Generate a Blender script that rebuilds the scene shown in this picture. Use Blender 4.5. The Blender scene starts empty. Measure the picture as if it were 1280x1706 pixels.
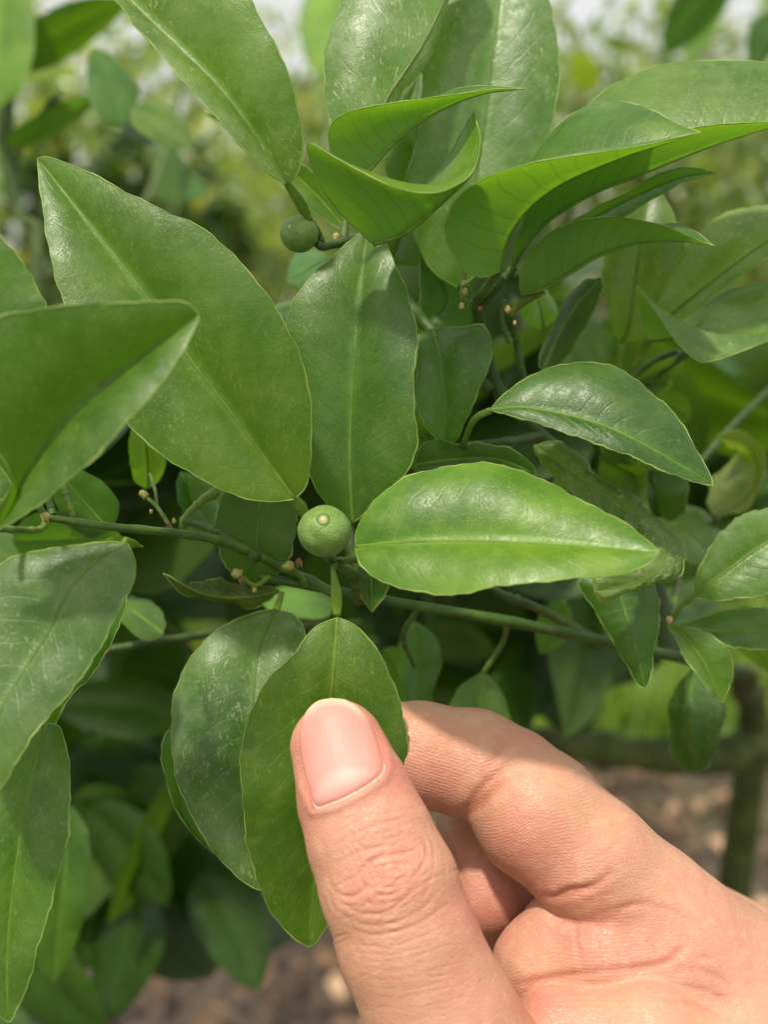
import bpy, bmesh, math, random
import numpy as np
from mathutils import Vector, Matrix

random.seed(11)
RNG = np.random.default_rng(11)
scene = bpy.context.scene
COL = scene.collection

# ------------------------------------------------------------------ camera
FPX = 1940.0                       # focal length in pixels of the 1280 px wide photograph
CAM = np.array([0.0, 0.0, 1.18])
PITCH = math.radians(-12)
FWD = np.array([0, math.cos(PITCH), math.sin(PITCH)])
UPV = np.array([0, -math.sin(PITCH), math.cos(PITCH)])
RGT = np.array([1.0, 0, 0])
cd = bpy.data.cameras.new('camera')
cam = bpy.data.objects.new('camera', cd)
COL.objects.link(cam)
cam.location = CAM
cam.rotation_euler = (math.radians(90) + PITCH, 0, 0)
cd.sensor_fit = 'HORIZONTAL'
cd.sensor_width = 36
cd.lens = FPX / 1280 * 36
cd.clip_start = 0.01
cd.clip_end = 500
cd.dof.use_dof = True
cd.dof.focus_distance = 0.203
cd.dof.aperture_fstop = cd.lens / 3.4
cd.dof.aperture_blades = 0
scene.camera = cam

# ------------------------------------------------------------------ light
SUN_EL, SUN_AZ = math.radians(63), math.radians(208)   # azimuth clockwise from +Y
w = bpy.data.worlds.new('World')
scene.world = w
w.use_nodes = True
nt = w.node_tree
nt.nodes.clear()
sky = nt.nodes.new('ShaderNodeTexSky')
sky.sky_type = 'NISHITA'
sky.sun_disc = False
sky.sun_elevation = SUN_EL
sky.sun_rotation = SUN_AZ
sky.air_density = 1.0
sky.dust_density = 6.0
sky.ozone_density = 0.6
haze = nt.nodes.new('ShaderNodeMix')           # milky high cloud over the clear-sky model
haze.data_type = 'RGBA'
haze.inputs[0].default_value = 0.72
haze.inputs[7].default_value = (5.4, 5.25, 4.9, 1)
nt.links.new(sky.outputs[0], haze.inputs[6])
bg = nt.nodes.new('ShaderNodeBackground')
bg.inputs['Strength'].default_value = 0.15
wo = nt.nodes.new('ShaderNodeOutputWorld')
nt.links.new(haze.outputs[2], bg.inputs[0])
nt.links.new(bg.outputs[0], wo.inputs[0])
sl = bpy.data.lights.new('sun', 'SUN')
sl.energy = 3.1
sl.angle = math.radians(3.5)
sl.color = (1.0, 0.91, 0.77)
so = bpy.data.objects.new('sun', sl)
COL.objects.link(so)
sd = Vector((math.sin(SUN_AZ) * math.cos(SUN_EL), math.cos(SUN_AZ) * math.cos(SUN_EL), math.sin(SUN_EL)))
so.rotation_euler = sd.to_track_quat('Z', 'Y').to_euler()
so.location = sd * 20

vs = scene.view_settings
vs.view_transform = 'Standard'
vs.look = 'None'
vs.gamma = 1
vs.exposure = 0.36
vs.use_curve_mapping = False
cy = scene.cycles
cy.use_denoising = True
cy.max_bounces = 8
cy.diffuse_bounces = 4
cy.transmission_bounces = 6
cy.transparent_max_bounces = 8
cy.sample_clamp_indirect = 6


# ------------------------------------------------------------------ helpers
def P(px, py, d):
    """photograph pixel + distance along the view axis in mm -> world point (m)"""
    d = d / 1000.0
    return CAM + RGT * ((px - 640) / FPX * d) + UPV * ((853 - py) / FPX * d) + FWD * d


def to_cam(v):
    """world points (n,3) -> photograph pixel x, y, depth mm"""
    r = np.asarray(v) - CAM
    d = r @ FWD
    return 640 + (r @ RGT) / d * FPX, 853 - (r @ UPV) / d * FPX, d * 1000


def spline(pts, n, ts=None):
    """Catmull-Rom through pts, n samples by chord length"""
    p = np.asarray(pts, float)
    if len(p) == 2:
        t = np.linspace(0, 1, n)[:, None] if ts is None else np.asarray(ts)[:, None]
        return p[0] * (1 - t) + p[1] * t
    ext = np.vstack([2 * p[0] - p[1], p, 2 * p[-1] - p[-2]])
    out = []
    for i in range(1, len(ext) - 2):
        p0, p1, p2, p3 = ext[i - 1:i + 3]
        t = np.linspace(0, 1, 16, endpoint=False)[:, None]
        out.append(0.5 * (2 * p1 + (p2 - p0) * t + (2 * p0 - 5 * p1 + 4 * p2 - p3) * t ** 2 + (3 * p1 - p0 - 3 * p2 + p3) * t ** 3))
    out.append(p[-1:])
    q = np.vstack(out)
    s = np.r_[0, np.cumsum(np.linalg.norm(np.diff(q, axis=0), axis=1))]
    s /= s[-1]
    tt = np.linspace(0, 1, n) if ts is None else np.asarray(ts)
    return np.stack([np.interp(tt, s, q[:, k]) for k in range(q.shape[1])], 1)


def norm(a):
    return a / np.maximum(np.linalg.norm(a, axis=-1, keepdims=True), 1e-12)


def mesh_obj(name, verts, faces, mat, parent=None, uv=None, smooth=True):
    me = bpy.data.meshes.new(name)
    verts = np.asarray(verts, float)
    me.from_pydata(verts.tolist(), [], faces if isinstance(faces, list) else faces.tolist())
    if smooth:
        me.polygons.foreach_set('use_smooth', np.ones(len(me.polygons), bool))
    if uv is not None:
        l = me.uv_layers.new(name='UVMap')
        vi = np.empty(len(me.loops), np.int32)
        me.loops.foreach_get('vertex_index', vi)
        l.data.foreach_set('uv', np.asarray(uv, np.float32)[vi].ravel())
    if mat:
        me.materials.append(mat)
    o = bpy.data.objects.new(name, me)
    COL.objects.link(o)
    if parent:
        o.parent = parent
    return o


def tube_geo(pts, rad, sides=8, flat=1.0, flat_dir=None):
    pts = np.asarray(pts, float)
    n = len(pts)
    rad = np.broadcast_to(np.asarray(rad, float), (n,))
    T = norm(np.gradient(pts, axis=0))
    fd = np.array(FWD if flat_dir is None else flat_dir, float)
    A = norm(np.cross(T, fd))
    B = norm(np.cross(T, A))
    a = np.linspace(0, 2 * np.pi, sides, endpoint=False)
    V = pts[:, None] + rad[:, None, None] * (np.cos(a)[None, :, None] * A[:, None] + flat * np.sin(a)[None, :, None] * B[:, None])
    V = V.reshape(-1, 3)
    F = []
    for i in range(n - 1):
        for j in range(sides):
            k = (j + 1) % sides
            F.append((i * sides + j, i * sides + k, (i + 1) * sides + k, (i + 1) * sides + j))
    F.append(tuple(range(sides))[::-1])
    F.append(tuple(range((n - 1) * sides, n * sides)))
    return V, F


def tube(name, pts, rad, mat, parent=None, sides=8, flat=1.0, flat_dir=None):
    V, F = tube_geo(pts, rad, sides, flat, flat_dir)
    return mesh_obj(name, V, F, mat, parent)


def empty(name, loc, label=None, cat=None, group=None):
    o = bpy.data.objects.new(name, None)
    COL.objects.link(o)
    o.location = loc
    o.empty_display_size = 0.05
    if label:
        o['label'] = label
        o['category'] = cat
    if group:
        o['group'] = group
    return o


def child(o, parent):
    """parent o under parent whose origin may be off zero: keep world place"""
    o.parent = parent
    o.matrix_parent_inverse = Matrix.Translation(-Vector(parent.location)) if parent.parent is None else Matrix.Identity(4)
    return o


# ------------------------------------------------------------------ materials
class NT:
    def __init__(self, name):
        self.m = bpy.data.materials.new(name)
        self.m.use_nodes = True
        self.t = self.m.node_tree
        self.t.nodes.clear()
        self.out = self.n('ShaderNodeOutputMaterial')

    def n(self, typ, **kw):
        nd = self.t.nodes.new(typ)
        for k, v in kw.items():
            setattr(nd, k, v)
        return nd

    def link(self, a, b):
        self.t.links.new(a, b)

    def val(self, sock, v):
        if hasattr(v, 'is_linked') or isinstance(v, bpy.types.NodeSocket):
            self.link(v, sock)
        else:
            sock.default_value = v

    def noise(self, vec, scale, detail=3, rough=0.5, dist=0.0):
        nd = self.n('ShaderNodeTexNoise')
        self.val(nd.inputs['Vector'], vec)
        nd.inputs['Scale'].default_value = scale
        nd.inputs['Detail'].default_value = detail
        nd.inputs['Roughness'].default_value = rough
        nd.inputs['Distortion'].default_value = dist
        return nd.outputs['Fac']

    def math(self, op, a, b=0.0, c=None, clamp=False):
        nd = self.n('ShaderNodeMath', operation=op, use_clamp=clamp)
        self.val(nd.inputs[0], a)
        self.val(nd.inputs[1], b)
        if c is not None:
            self.val(nd.inputs[2], c)
        return nd.outputs[0]

    def ramp(self, fac, a, b, lo=0.0, hi=1.0):
        nd = self.n('ShaderNodeMapRange', interpolation_type='SMOOTHSTEP')
        self.val(nd.inputs['Value'], fac)
        nd.inputs['From Min'].default_value = a
        nd.inputs['From Max'].default_value = b
        nd.inputs['To Min'].default_value = lo
        nd.inputs['To Max'].default_value = hi
        return nd.outputs[0]

    def mix(self, fac, a, b, mode='MIX'):
        nd = self.n('ShaderNodeMix', data_type='RGBA', blend_type=mode)
        self.val(nd.inputs[0], fac)
        self.val(nd.inputs[6], a if not isinstance(a, tuple) else (*a, 1)[:4])
        self.val(nd.inputs[7], b if not isinstance(b, tuple) else (*b, 1)[:4])
        return nd.outputs[2]

    def bump(self, h, strength, dist, normal=None):
        nd = self.n('ShaderNodeBump')
        nd.inputs['Strength'].default_value = strength
        nd.inputs['Distance'].default_value = dist
        self.link(h, nd.inputs['Height'])
        if normal is not None:
            self.link(normal, nd.inputs['Normal'])
        return nd.outputs[0]

    def mapping(self, vec, scale, rot=(0, 0, 0), loc=(0, 0, 0)):
        nd = self.n('ShaderNodeMapping')
        self.link(vec, nd.inputs['Vector'])
        nd.inputs['Scale'].default_value = scale
        nd.inputs['Rotation'].default_value = rot
        nd.inputs['Location'].default_value = loc
        return nd.outputs[0]


def leaf_material(name, detail=True):
    k = NT(name)
    geo = k.n('ShaderNodeNewGeometry')
    oi = k.n('ShaderNodeObjectInfo')
    tc = k.n('ShaderNodeTexCoord')
    off = k.n('ShaderNodeCombineXYZ')
    k.link(oi.outputs['Random'], off.inputs[0])
    add = k.n('ShaderNodeVectorMath', operation='ADD')
    k.link(tc.outputs['Object'], add.inputs[0])
    k.link(off.outputs[0], add.inputs[1])
    vec = add.outputs[0]
    sep = k.n('ShaderNodeSeparateXYZ')
    k.link(tc.outputs['UV'], sep.inputs[0])
    u = k.math('ABSOLUTE', k.math('MULTIPLY_ADD', sep.outputs[0], 2.0, -1.0))
    v = sep.outputs[1]
    warp = k.noise(vec, 90, 2)
    # side veins: leave the midrib obliquely and curve to the tip
    ph = k.math('SUBTRACT', k.math('MULTIPLY', v, 13.0), k.math('MULTIPLY', k.math('POWER', u, 1.2), 2.6))
    ph = k.math('ADD', ph, k.math('MULTIPLY', warp, 1.1))
    tri = k.math('ABSOLUTE', k.math('SUBTRACT', k.math('FRACT', ph), 0.5))          # 0 at the vein
    vein = k.ramp(tri, 0.0, 0.09, 1.0, 0.0)
    vein = k.math('MULTIPLY', vein, k.ramp(u, 0.55, 1.0, 1.0, 0.0))
    n1 = k.noise(vec, 55, 3, 0.55)
    n2 = k.noise(vec, 420, 3, 0.6)
    n3 = k.noise(vec, 2600, 2, 0.6)
    # upper face
    top = k.mix(k.ramp(n1, 0.32, 0.72), (0.036, 0.100, 0.008), (0.070, 0.165, 0.014))
    top = k.mix(k.ramp(k.noise(vec, 24, 3, 0.6), 0.50, 0.72, 0.0, 0.55), top, (0.150, 0.250, 0.016))
    top = k.mix(k.ramp(k.noise(vec, 190, 4, 0.7), 0.45, 0.70, 0.0, 0.36), top, (0.16, 0.25, 0.045))
    top = k.mix(k.math('MULTIPLY', vein, 0.22), top, (0.12, 0.26, 0.035))
    top = k.mix(k.math('MULTIPLY', k.ramp(u, 0.0, 0.22, 1.0, 0.0), 0.35), top, (0.12, 0.27, 0.03))
    # oil glands and yellow fleck
    vo = k.n('ShaderNodeTexVoronoi', feature='F1')
    k.link(vec, vo.inputs['Vector'])
    vo.inputs['Scale'].default_value = 1900
    gland = k.ramp(vo.outputs['Distance'], 0.14, 0.40, 1.0, 0.0)
    patch = k.math('MULTIPLY', k.ramp(k.noise(vec, 42, 3), 0.50, 0.70), k.ramp(k.noise(vec, 700, 2), 0.42, 0.58))
    top = k.mix(k.math('MULTIPLY', k.math('MULTIPLY', gland, patch), 0.60), top, (0.26, 0.38, 0.06))
    # dust and dry scratches; the pale veil also paints in silvery sheen
    dv = k.mapping(vec, (1, 1, 0.30), (0.5, 0.3, 0.2))
    sc = k.ramp(k.noise(dv, 1000, 3, 0.7, 2.0), 0.58, 0.66)
    dpatch = k.ramp(k.noise(vec, 60, 3), 0.34, 0.56)
    dust = k.math('MULTIPLY', k.math('MULTIPLY', sc, dpatch), oi.outputs['Alpha'], clamp=True)
    dust_sheen = k.math('MULTIPLY', k.math('MULTIPLY', k.ramp(k.noise(vec, 110, 5, 0.75), 0.35, 0.75), 0.40), oi.outputs['Alpha'], clamp=True)
    top = k.mix(k.math('MULTIPLY', dust, 0.70), top, (0.42, 0.45, 0.20))
    top = k.mix(dust_sheen, top, (0.24, 0.30, 0.16))
    spot = k.ramp(k.noise(vec, 330, 1), 0.80, 0.83)
    top = k.mix(k.math('MULTIPLY', spot, 0.6), top, (0.09, 0.06, 0.02))
    # lower face
    bot = k.mix(k.ramp(n1, 0.3, 0.7), (0.085, 0.19, 0.035), (0.12, 0.24, 0.045))
    bot = k.mix(k.math('MULTIPLY', vein, 0.35), bot, (0.06, 0.15, 0.02))
    base = k.mix(geo.outputs['Backfacing'], top, bot)
    base = k.mix(1.0, base, oi.outputs['Color'], 'MULTIPLY')
    pr = k.n('ShaderNodeBsdfPrincipled')
    k.link(base, pr.inputs['Base Color'])
    rg = k.math('ADD', k.ramp(n2, 0.3, 0.75, 0.34, 0.52), k.math('MULTIPLY', geo.outputs['Backfacing'], 0.16))
    k.link(rg, pr.inputs['Roughness'])
    pr.inputs['Specular IOR Level'].default_value = 0.6
    # fine relief
    h = k.math('ADD', k.math('MULTIPLY', n2, 0.5), k.math('MULTIPLY', n3, 0.14))
    h = k.math('ADD', h, k.math('MULTIPLY', n1, 1.2))
    h = k.math('SUBTRACT', h, k.math('MULTIPLY', vein, 0.10))
    h = k.math('SUBTRACT', h, k.math('MULTIPLY', gland, 0.07))
    bn = k.bump(h, 0.36, 0.0008)
    k.link(bn, pr.inputs['Normal'])
    tr = k.n('ShaderNodeBsdfTranslucent')
    tcol = k.mix(k.math('MULTIPLY', vein, 0.5), (0.20, 0.42, 0.012), (0.12, 0.27, 0.01))
    tcol = k.mix(1.0, tcol, oi.outputs['Color'], 'MULTIPLY')
    k.link(tcol, tr.inputs['Color'])
    k.link(bn, tr.inputs['Normal'])
    ms = k.n('ShaderNodeMixShader')
    ms.inputs[0].default_value = 0.36
    k.link(pr.outputs[0], ms.inputs[1])
    k.link(tr.outputs[0], ms.inputs[2])
    k.link(ms.outputs[0], k.out.inputs[0])
    return k.m


def simple(name, c1, c2, scale, rough=0.5, bump=0.0, bscale=None, bdist=0.0005, spec=0.5, sss=0.0, tint=False, trans=0.0):
    k = NT(name)
    tc = k.n('ShaderNodeTexCoord')
    v = tc.outputs['Object']
    c = k.mix(k.ramp(k.noise(v, scale, 4, 0.6), 0.35, 0.68), c1, c2)
    if tint:
        oi = k.n('ShaderNodeObjectInfo')
        c = k.mix(1.0, c, oi.outputs['Color'], 'MULTIPLY')
    pr = k.n('ShaderNodeBsdfPrincipled')
    k.link(c, pr.inputs['Base Color'])
    pr.inputs['Roughness'].default_value = rough
    pr.inputs['Specular IOR Level'].default_value = spec
    if sss:
        pr.inputs['Subsurface Weight'].default_value = sss
        pr.inputs['Subsurface Radius'].default_value = (1, 1, 0.4)
        pr.inputs['Subsurface Scale'].default_value = 0.001
    if bump:
        k.link(k.bump(k.noise(v, bscale or scale * 4, 4, 0.6), bump, bdist), pr.inputs['Normal'])
    if trans:
        tr = k.n('ShaderNodeBsdfTranslucent')
        k.link(c, tr.inputs['Color'])
        ms = k.n('ShaderNodeMixShader')
        ms.inputs[0].default_value = trans
        k.link(pr.outputs[0], ms.inputs[1])
        k.link(tr.outputs[0], ms.inputs[2])
        k.link(ms.outputs[0], k.out.inputs[0])
        return k.m
    k.link(pr.outputs[0], k.out.inputs[0])
    return k.m


M_LEAF = leaf_material('leaf_skin')
M_RIB = simple('leaf_rib', (0.14, 0.25, 0.03), (0.22, 0.34, 0.055), 300, 0.45, tint=True, trans=0.4)
M_MARGIN = simple('leaf_rim', (0.26, 0.42, 0.08), (0.50, 0.64, 0.20), 140, 0.5, trans=0.45)
M_STEM = simple('green_stem', (0.045, 0.085, 0.013), (0.095, 0.15, 0.026), 250, 0.5, 0.4, 1200, 0.0003, tint=True)
M_BUD = simple('bud_skin', (0.30, 0.32, 0.07), (0.48, 0.42, 0.14), 900, 0.6, 0.4, 2500, 0.0003)
M_SCAR = simple('scar_cork', (0.55, 0.38, 0.18), (0.75, 0.58, 0.32), 1500, 0.7)
M_BROWN = simple('dry_petal', (0.12, 0.05, 0.02), (0.28, 0.14, 0.06), 800, 0.7)
M_BARK = simple('olive_bark', (0.045, 0.062, 0.010), (0.10, 0.125, 0.026), 60, 0.8, 0.6, 300, 0.002)


def fruit_material():
    k = NT('green_rind')
    tc = k.n('ShaderNodeTexCoord')
    v = tc.outputs['Object']
    c = k.mix(k.ramp(k.noise(v, 260, 4, 0.6), 0.35, 0.65), (0.12, 0.22, 0.04), (0.18, 0.30, 0.07))
    vo = k.n('ShaderNodeTexVoronoi', feature='F1')
    k.link(v, vo.inputs['Vector'])
    vo.inputs['Scale'].default_value = 1500
    pore = k.ramp(vo.outputs['Distance'], 0.0, 0.55, 1.0, 0.0)
    c = k.mix(k.math('MULTIPLY', pore, 0.35), c, (0.085, 0.18, 0.028))
    pr = k.n('ShaderNodeBsdfPrincipled')
    k.link(c, pr.inputs['Base Color'])
    pr.inputs['Roughness'].default_value = 0.5
    pr.inputs['Subsurface Weight'].default_value = 0.15
    pr.inputs['Subsurface Radius'].default_value = (0.6, 1, 0.2)
    pr.inputs['Subsurface Scale'].default_value = 0.001
    h = k.math('SUBTRACT', k.math('MULTIPLY', k.noise(v, 500, 3), 0.9), pore)
    k.link(k.bump(h, 0.35, 0.00018), pr.inputs['Normal'])
    k.link(pr.outputs[0], k.out.inputs[0])
    return k.m


M_FRUIT = fruit_material()

# ------------------------------------------------------------------ setting: ground
def ground_material():
    k = NT('orchard_soil')
    tc = k.n('ShaderNodeTexCoord')
    v = tc.outputs['Object']
    c = k.mix(k.ramp(k.noise(v, 1.6, 5, 0.65), 0.35, 0.65), (0.055, 0.040, 0.028), (0.115, 0.088, 0.065))
    c = k.mix(k.ramp(k.noise(v, 22, 5, 0.7), 0.45, 0.7), c, (0.10, 0.07, 0.05))
    c = k.mix(k.ramp(k.noise(v, 0.35, 3), 0.5, 0.62), c, (0.10, 0.15, 0.04))
    pr = k.n('ShaderNodeBsdfPrincipled')
    k.link(c, pr.inputs['Base Color'])
    pr.inputs['Roughness'].default_value = 0.95
    k.link(k.bump(k.noise(v, 25, 6, 0.7), 0.8, 0.03), pr.inputs['Normal'])
    k.link(pr.outputs[0], k.out.inputs[0])
    return k.m


def build_ground():
    # a graded grid: fine near the camera, out to 200 m
    a = np.r_[-200, -80, -40, -20, -12, np.linspace(-8, 8, 60), 12, 20, 40, 80, 200]
    b = np.r_[-60, -20, -8, np.linspace(-3, 12, 60), 20, 40, 80, 160, 250]
    X, Y = np.meshgrid(a, b, indexing='ij')
    Z = 0.025 * np.sin(X * 2.1 + 1.3 * np.sin(Y)) * np.cos(Y * 1.7) + 0.012 * np.sin(X * 5.3 + Y * 4.1)
    V = np.stack([X, Y, Z], -1).reshape(-1, 3)
    nb = len(b)
    F = [(i * nb + j, (i + 1) * nb + j, (i + 1) * nb + j + 1, i * nb + j + 1) for i in range(len(a) - 1) for j in range(nb - 1)]
    o = mesh_obj('ground', V, F, ground_material())
    o['kind'] = 'structure'


build_ground()


def many_leaves(C, D, N, L, W, fold=0.25, curl=0.2):
    """joined small leaves: centre, direction, normal, length, half-width -> verts, faces (8 tris each)"""
    n = len(C)
    D = norm(D)
    N = norm(N - (N * D).sum(1, keepdims=True) * D)
    S = np.cross(D, N)
    L = L[:, None]
    W = W[:, None]
    b = C - D * L * 0.5
    m1 = C - D * L * 0.12
    m2 = C + D * L * 0.2 - N * L * curl * 0.1
    t = C + D * L * 0.5 - N * L * curl * 0.35
    l1 = m1 + S * W + N * W * fold
    r1 = m1 - S * W + N * W * fold
    l2 = m2 + S * W * 0.72 + N * W * fold
    r2 = m2 - S * W * 0.72 + N * W * fold
    V = np.stack([b, m1, m2, t, l1, r1, l2, r2], 1).reshape(-1, 3)
    f = np.array([[0, 4, 1, 1], [0, 1, 5, 5], [1, 4, 6, 2], [1, 2, 7, 5], [2, 6, 3, 3], [2, 3, 7, 7]])
    F = (np.arange(n)[:, None, None] * 8 + f[None]).reshape(-1, 4)
    faces = [tuple(q[:3]) if q[2] == q[3] else tuple(q) for q in F.tolist()]
    return V, faces


def tree_leaf_material(name, c1, c2, rough=0.25, trans=0.42):
    k = NT(name)
    geo = k.n('ShaderNodeNewGeometry')
    r = geo.outputs['Random Per Island']
    c = k.mix(r, c1, c2)
    c = k.mix(k.ramp(r, 0.9, 0.93), c, (0.30, 0.34, 0.05))
    pr = k.n('ShaderNodeBsdfPrincipled')
    k.link(c, pr.inputs['Base Color'])
    pr.inputs['Roughness'].default_value = rough
    tr = k.n('ShaderNodeBsdfTranslucent')
    k.link(k.mix(1.0, c, (2.4, 2.2, 1.0), 'MULTIPLY'), tr.inputs['Color'])
    ms = k.n('ShaderNodeMixShader')
    ms.inputs[0].default_value = trans
    k.link(pr.outputs[0], ms.inputs[1])
    k.link(tr.outputs[0], ms.inputs[2])
    k.link(ms.outputs[0], k.out.inputs[0])
    return k.m


M_TREE = [tree_leaf_material('tree_leaf_pale', (0.11, 0.18, 0.05), (0.32, 0.42, 0.15)),
          tree_leaf_material('tree_leaf_mid', (0.08, 0.14, 0.03), (0.25, 0.35, 0.11)),
          tree_leaf_material('tree_leaf_dark', (0.06, 0.12, 0.025), (0.20, 0.28, 0.07)),
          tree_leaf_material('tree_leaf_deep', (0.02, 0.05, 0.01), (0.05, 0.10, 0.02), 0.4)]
M_TRUNK = simple('grey_bark', (0.07, 0.055, 0.04), (0.14, 0.12, 0.09), 30, 0.9, 0.8, 120, 0.01)


def rand_dir(n):
    return norm(RNG.normal(size=(n, 3)))


def tree(x, y, h, r, n, leaf, mi, label, group='citrus trees in the orchard beyond'):
    t = empty('citrus_tree', (x, y, 0), label, 'tree', group)
    cz = h - r * 0.9
    # trunk and limbs
    V, F = [], []
    def add(pts, rad):
        v, f = tube_geo(spline(pts, 8), rad, 7)
        o = len(V)
        V.extend(v.tolist())
        F.extend([tuple(i + o for i in q) for q in f])
    add([(0, 0, -0.02), (0.03, 0.02, h * 0.2), (0.0, 0.04, h * 0.42)], np.linspace(0.06, 0.04, 8) * h / 2.2)
    for i in range(7):
        a = i * 2.4
        e = np.array([math.cos(a) * r * 0.75, math.sin(a) * r * 0.75, cz + RNG.uniform(-0.2, 0.7) * r])
        add([(0, 0.03, h * RNG.uniform(0.22, 0.42)), e * [0.45, 0.45, 0.62], e], np.linspace(0.028, 0.008, 8) * h / 2.2)
    mesh_obj('trunk', V, F, M_TRUNK, t)
    # crown: clumps of leaves on an uneven shell
    nc = 46
    cdir = rand_dir(nc)
    cdir[:, 2] = cdir[:, 2] * 0.95
    cc = cdir * (r * RNG.uniform(0.35, 1.02, (nc, 1))) * [1, 1, 1.05] + [0, 0, cz]
    cr = r * RNG.uniform(0.16, 0.38, nc)
    idx = RNG.integers(0, nc, n)
    dd = rand_dir(n)
    C = cc[idx] + dd * (cr[idx] * RNG.uniform(0.3, 1.05, n) ** 0.6)[:, None]
    C = C[C[:, 2] > 0.12 * h]
    n = len(C)
    D = norm(rand_dir(n) + [0, 0, -0.35])
    N = norm(rand_dir(n) * 0.8 + [0, 0, 1.0])
    V, F = many_leaves(C, D, N, leaf * RNG.uniform(0.7, 1.25, n), leaf * 0.24 * RNG.uniform(0.8, 1.2, n))
    c = mesh_obj('crown', V, F, M_TREE[mi], t, smooth=False)
    return t


TREES = [
    (-1.15, 3.9, 2.05, 0.85, 2000, 0.085, 0, 'pale bushy citrus tree behind the blurred sapling at the upper left'),
    (-0.35, 5.2, 2.35, 1.0, 2200, 0.085, 0, 'light green tree seen between the sapling and the upright leaves'),
    (0.55, 4.4, 2.15, 0.85, 1900, 0.085, 1, 'mid green tree behind the upright leaves at the top'),
    (1.45, 4.1, 2.3, 0.95, 2200, 0.085, 2, 'darker tree beyond the overlapping leaves at the upper right'),
    (-2.3, 6.3, 2.9, 1.1, 2600, 0.10, 0, 'pale tall tree farther back on the far left'),
    (0.3, 8.5, 2.9, 1.3, 3000, 0.10, 1, 'green tree far back in the middle of the orchard'),
    (2.6, 7.0, 3.0, 1.25, 3000, 0.10, 0, 'pale tree far back on the right'),
    (-0.9, 10.5, 3.0, 1.5, 3000, 0.12, 0, 'most distant tree on the left side of the orchard'),
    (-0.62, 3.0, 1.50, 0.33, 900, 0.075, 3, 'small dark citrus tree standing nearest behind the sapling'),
    (3.6, 12.0, 3.6, 1.9, 3000, 0.13, 1, 'most distant tree on the right side of the orchard'),
]
for a in TREES:
    tree(*a)


def build_grass():
    n = 9000
    y = 2.6 + 9 * RNG.random(n) ** 1.5
    x = (RNG.random(n) - 0.5) * (1.0 + y * 0.85)
    keep = (np.sin(x * 2.3 + 1) + np.cos(y * 1.9) + 0.5 * np.sin(x * 5 + y * 3)) > -0.5
    x, y = x[keep], y[keep]
    n = len(x)
    C = np.stack([x, y, np.zeros(n) + 0.10], 1)
    D = norm(rand_dir(n) * 0.55 + [0, 0, 1])
    V, F = many_leaves(C, D, rand_dir(n), RNG.uniform(0.14, 0.34, n), RNG.uniform(0.004, 0.016, n), curl=0.6)
    o = mesh_obj('grass', V, F, tree_leaf_material('weed_blade', (0.10, 0.20, 0.025), (0.24, 0.36, 0.06), 0.55), smooth=False)
    o['kind'] = 'stuff'
    o['label'] = 'yellow green weeds growing between the orchard trees'
    o['category'] = 'grass'


build_grass()


def build_litter():
    n = 2600
    y = 0.9 + 2.6 * RNG.random(n)
    x = (RNG.random(n) - 0.5) * (0.9 + y * 0.9)
    C = np.stack([x, y, 0.022 + 0.02 * RNG.random(n)], 1)
    D = norm(rand_dir(n) * [1, 1, 0.25])
    N = norm(rand_dir(n) * 0.5 + [0, 0, 1])
    V, F = many_leaves(C, D, N, RNG.uniform(0.03, 0.085, n), RNG.uniform(0.007, 0.02, n), 0.35, 0.8)
    k = NT('dry_leaf')
    geo = k.n('ShaderNodeNewGeometry')
    r = geo.outputs['Random Per Island']
    c = k.mix(k.ramp(r, 0, 1), (0.05, 0.028, 0.015), (0.22, 0.13, 0.07))
    c = k.mix(k.ramp(r, 0.86, 0.9), c, (0.42, 0.28, 0.17))
    pr = k.n('ShaderNodeBsdfPrincipled')
    k.link(c, pr.inputs['Base Color'])
    pr.inputs['Roughness'].default_value = 0.8
    k.link(pr.outputs[0], k.out.inputs[0])
    o = mesh_obj('leaf_litter', V, F, k.m, smooth=False)
    o['kind'] = 'stuff'
    o['label'] = 'dry brown fallen leaves scattered on the soil'
    o['category'] = 'leaf litter'


build_litter()

# ------------------------------------------------------------------ the citrus shrub
SHRUB = empty('citrus_shrub', (0.19, 0.62, 0), 'green citrus shrub with two small round fruits, its drooping leaf held by the hand', 'shrub')
SHRUB_INV = Matrix.Translation(-Vector(SHRUB.location))


def in_shrub(o, parent=None):
    parent = parent or SHRUB
    o.parent = parent
    if parent is SHRUB:
        o.matrix_parent_inverse = SHRUB_INV
    return o


def to3(pts, dfun=None):
    """list of (x,y[,d]) -> world; missing d from dfun(fraction)"""
    n = len(pts)
    out = []
    for i, p in enumerate(pts):
        d = p[2] if len(p) > 2 else dfun(i / max(n - 1, 1))
        out.append(P(p[0], p[1], d))
    return np.array(out)


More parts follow.
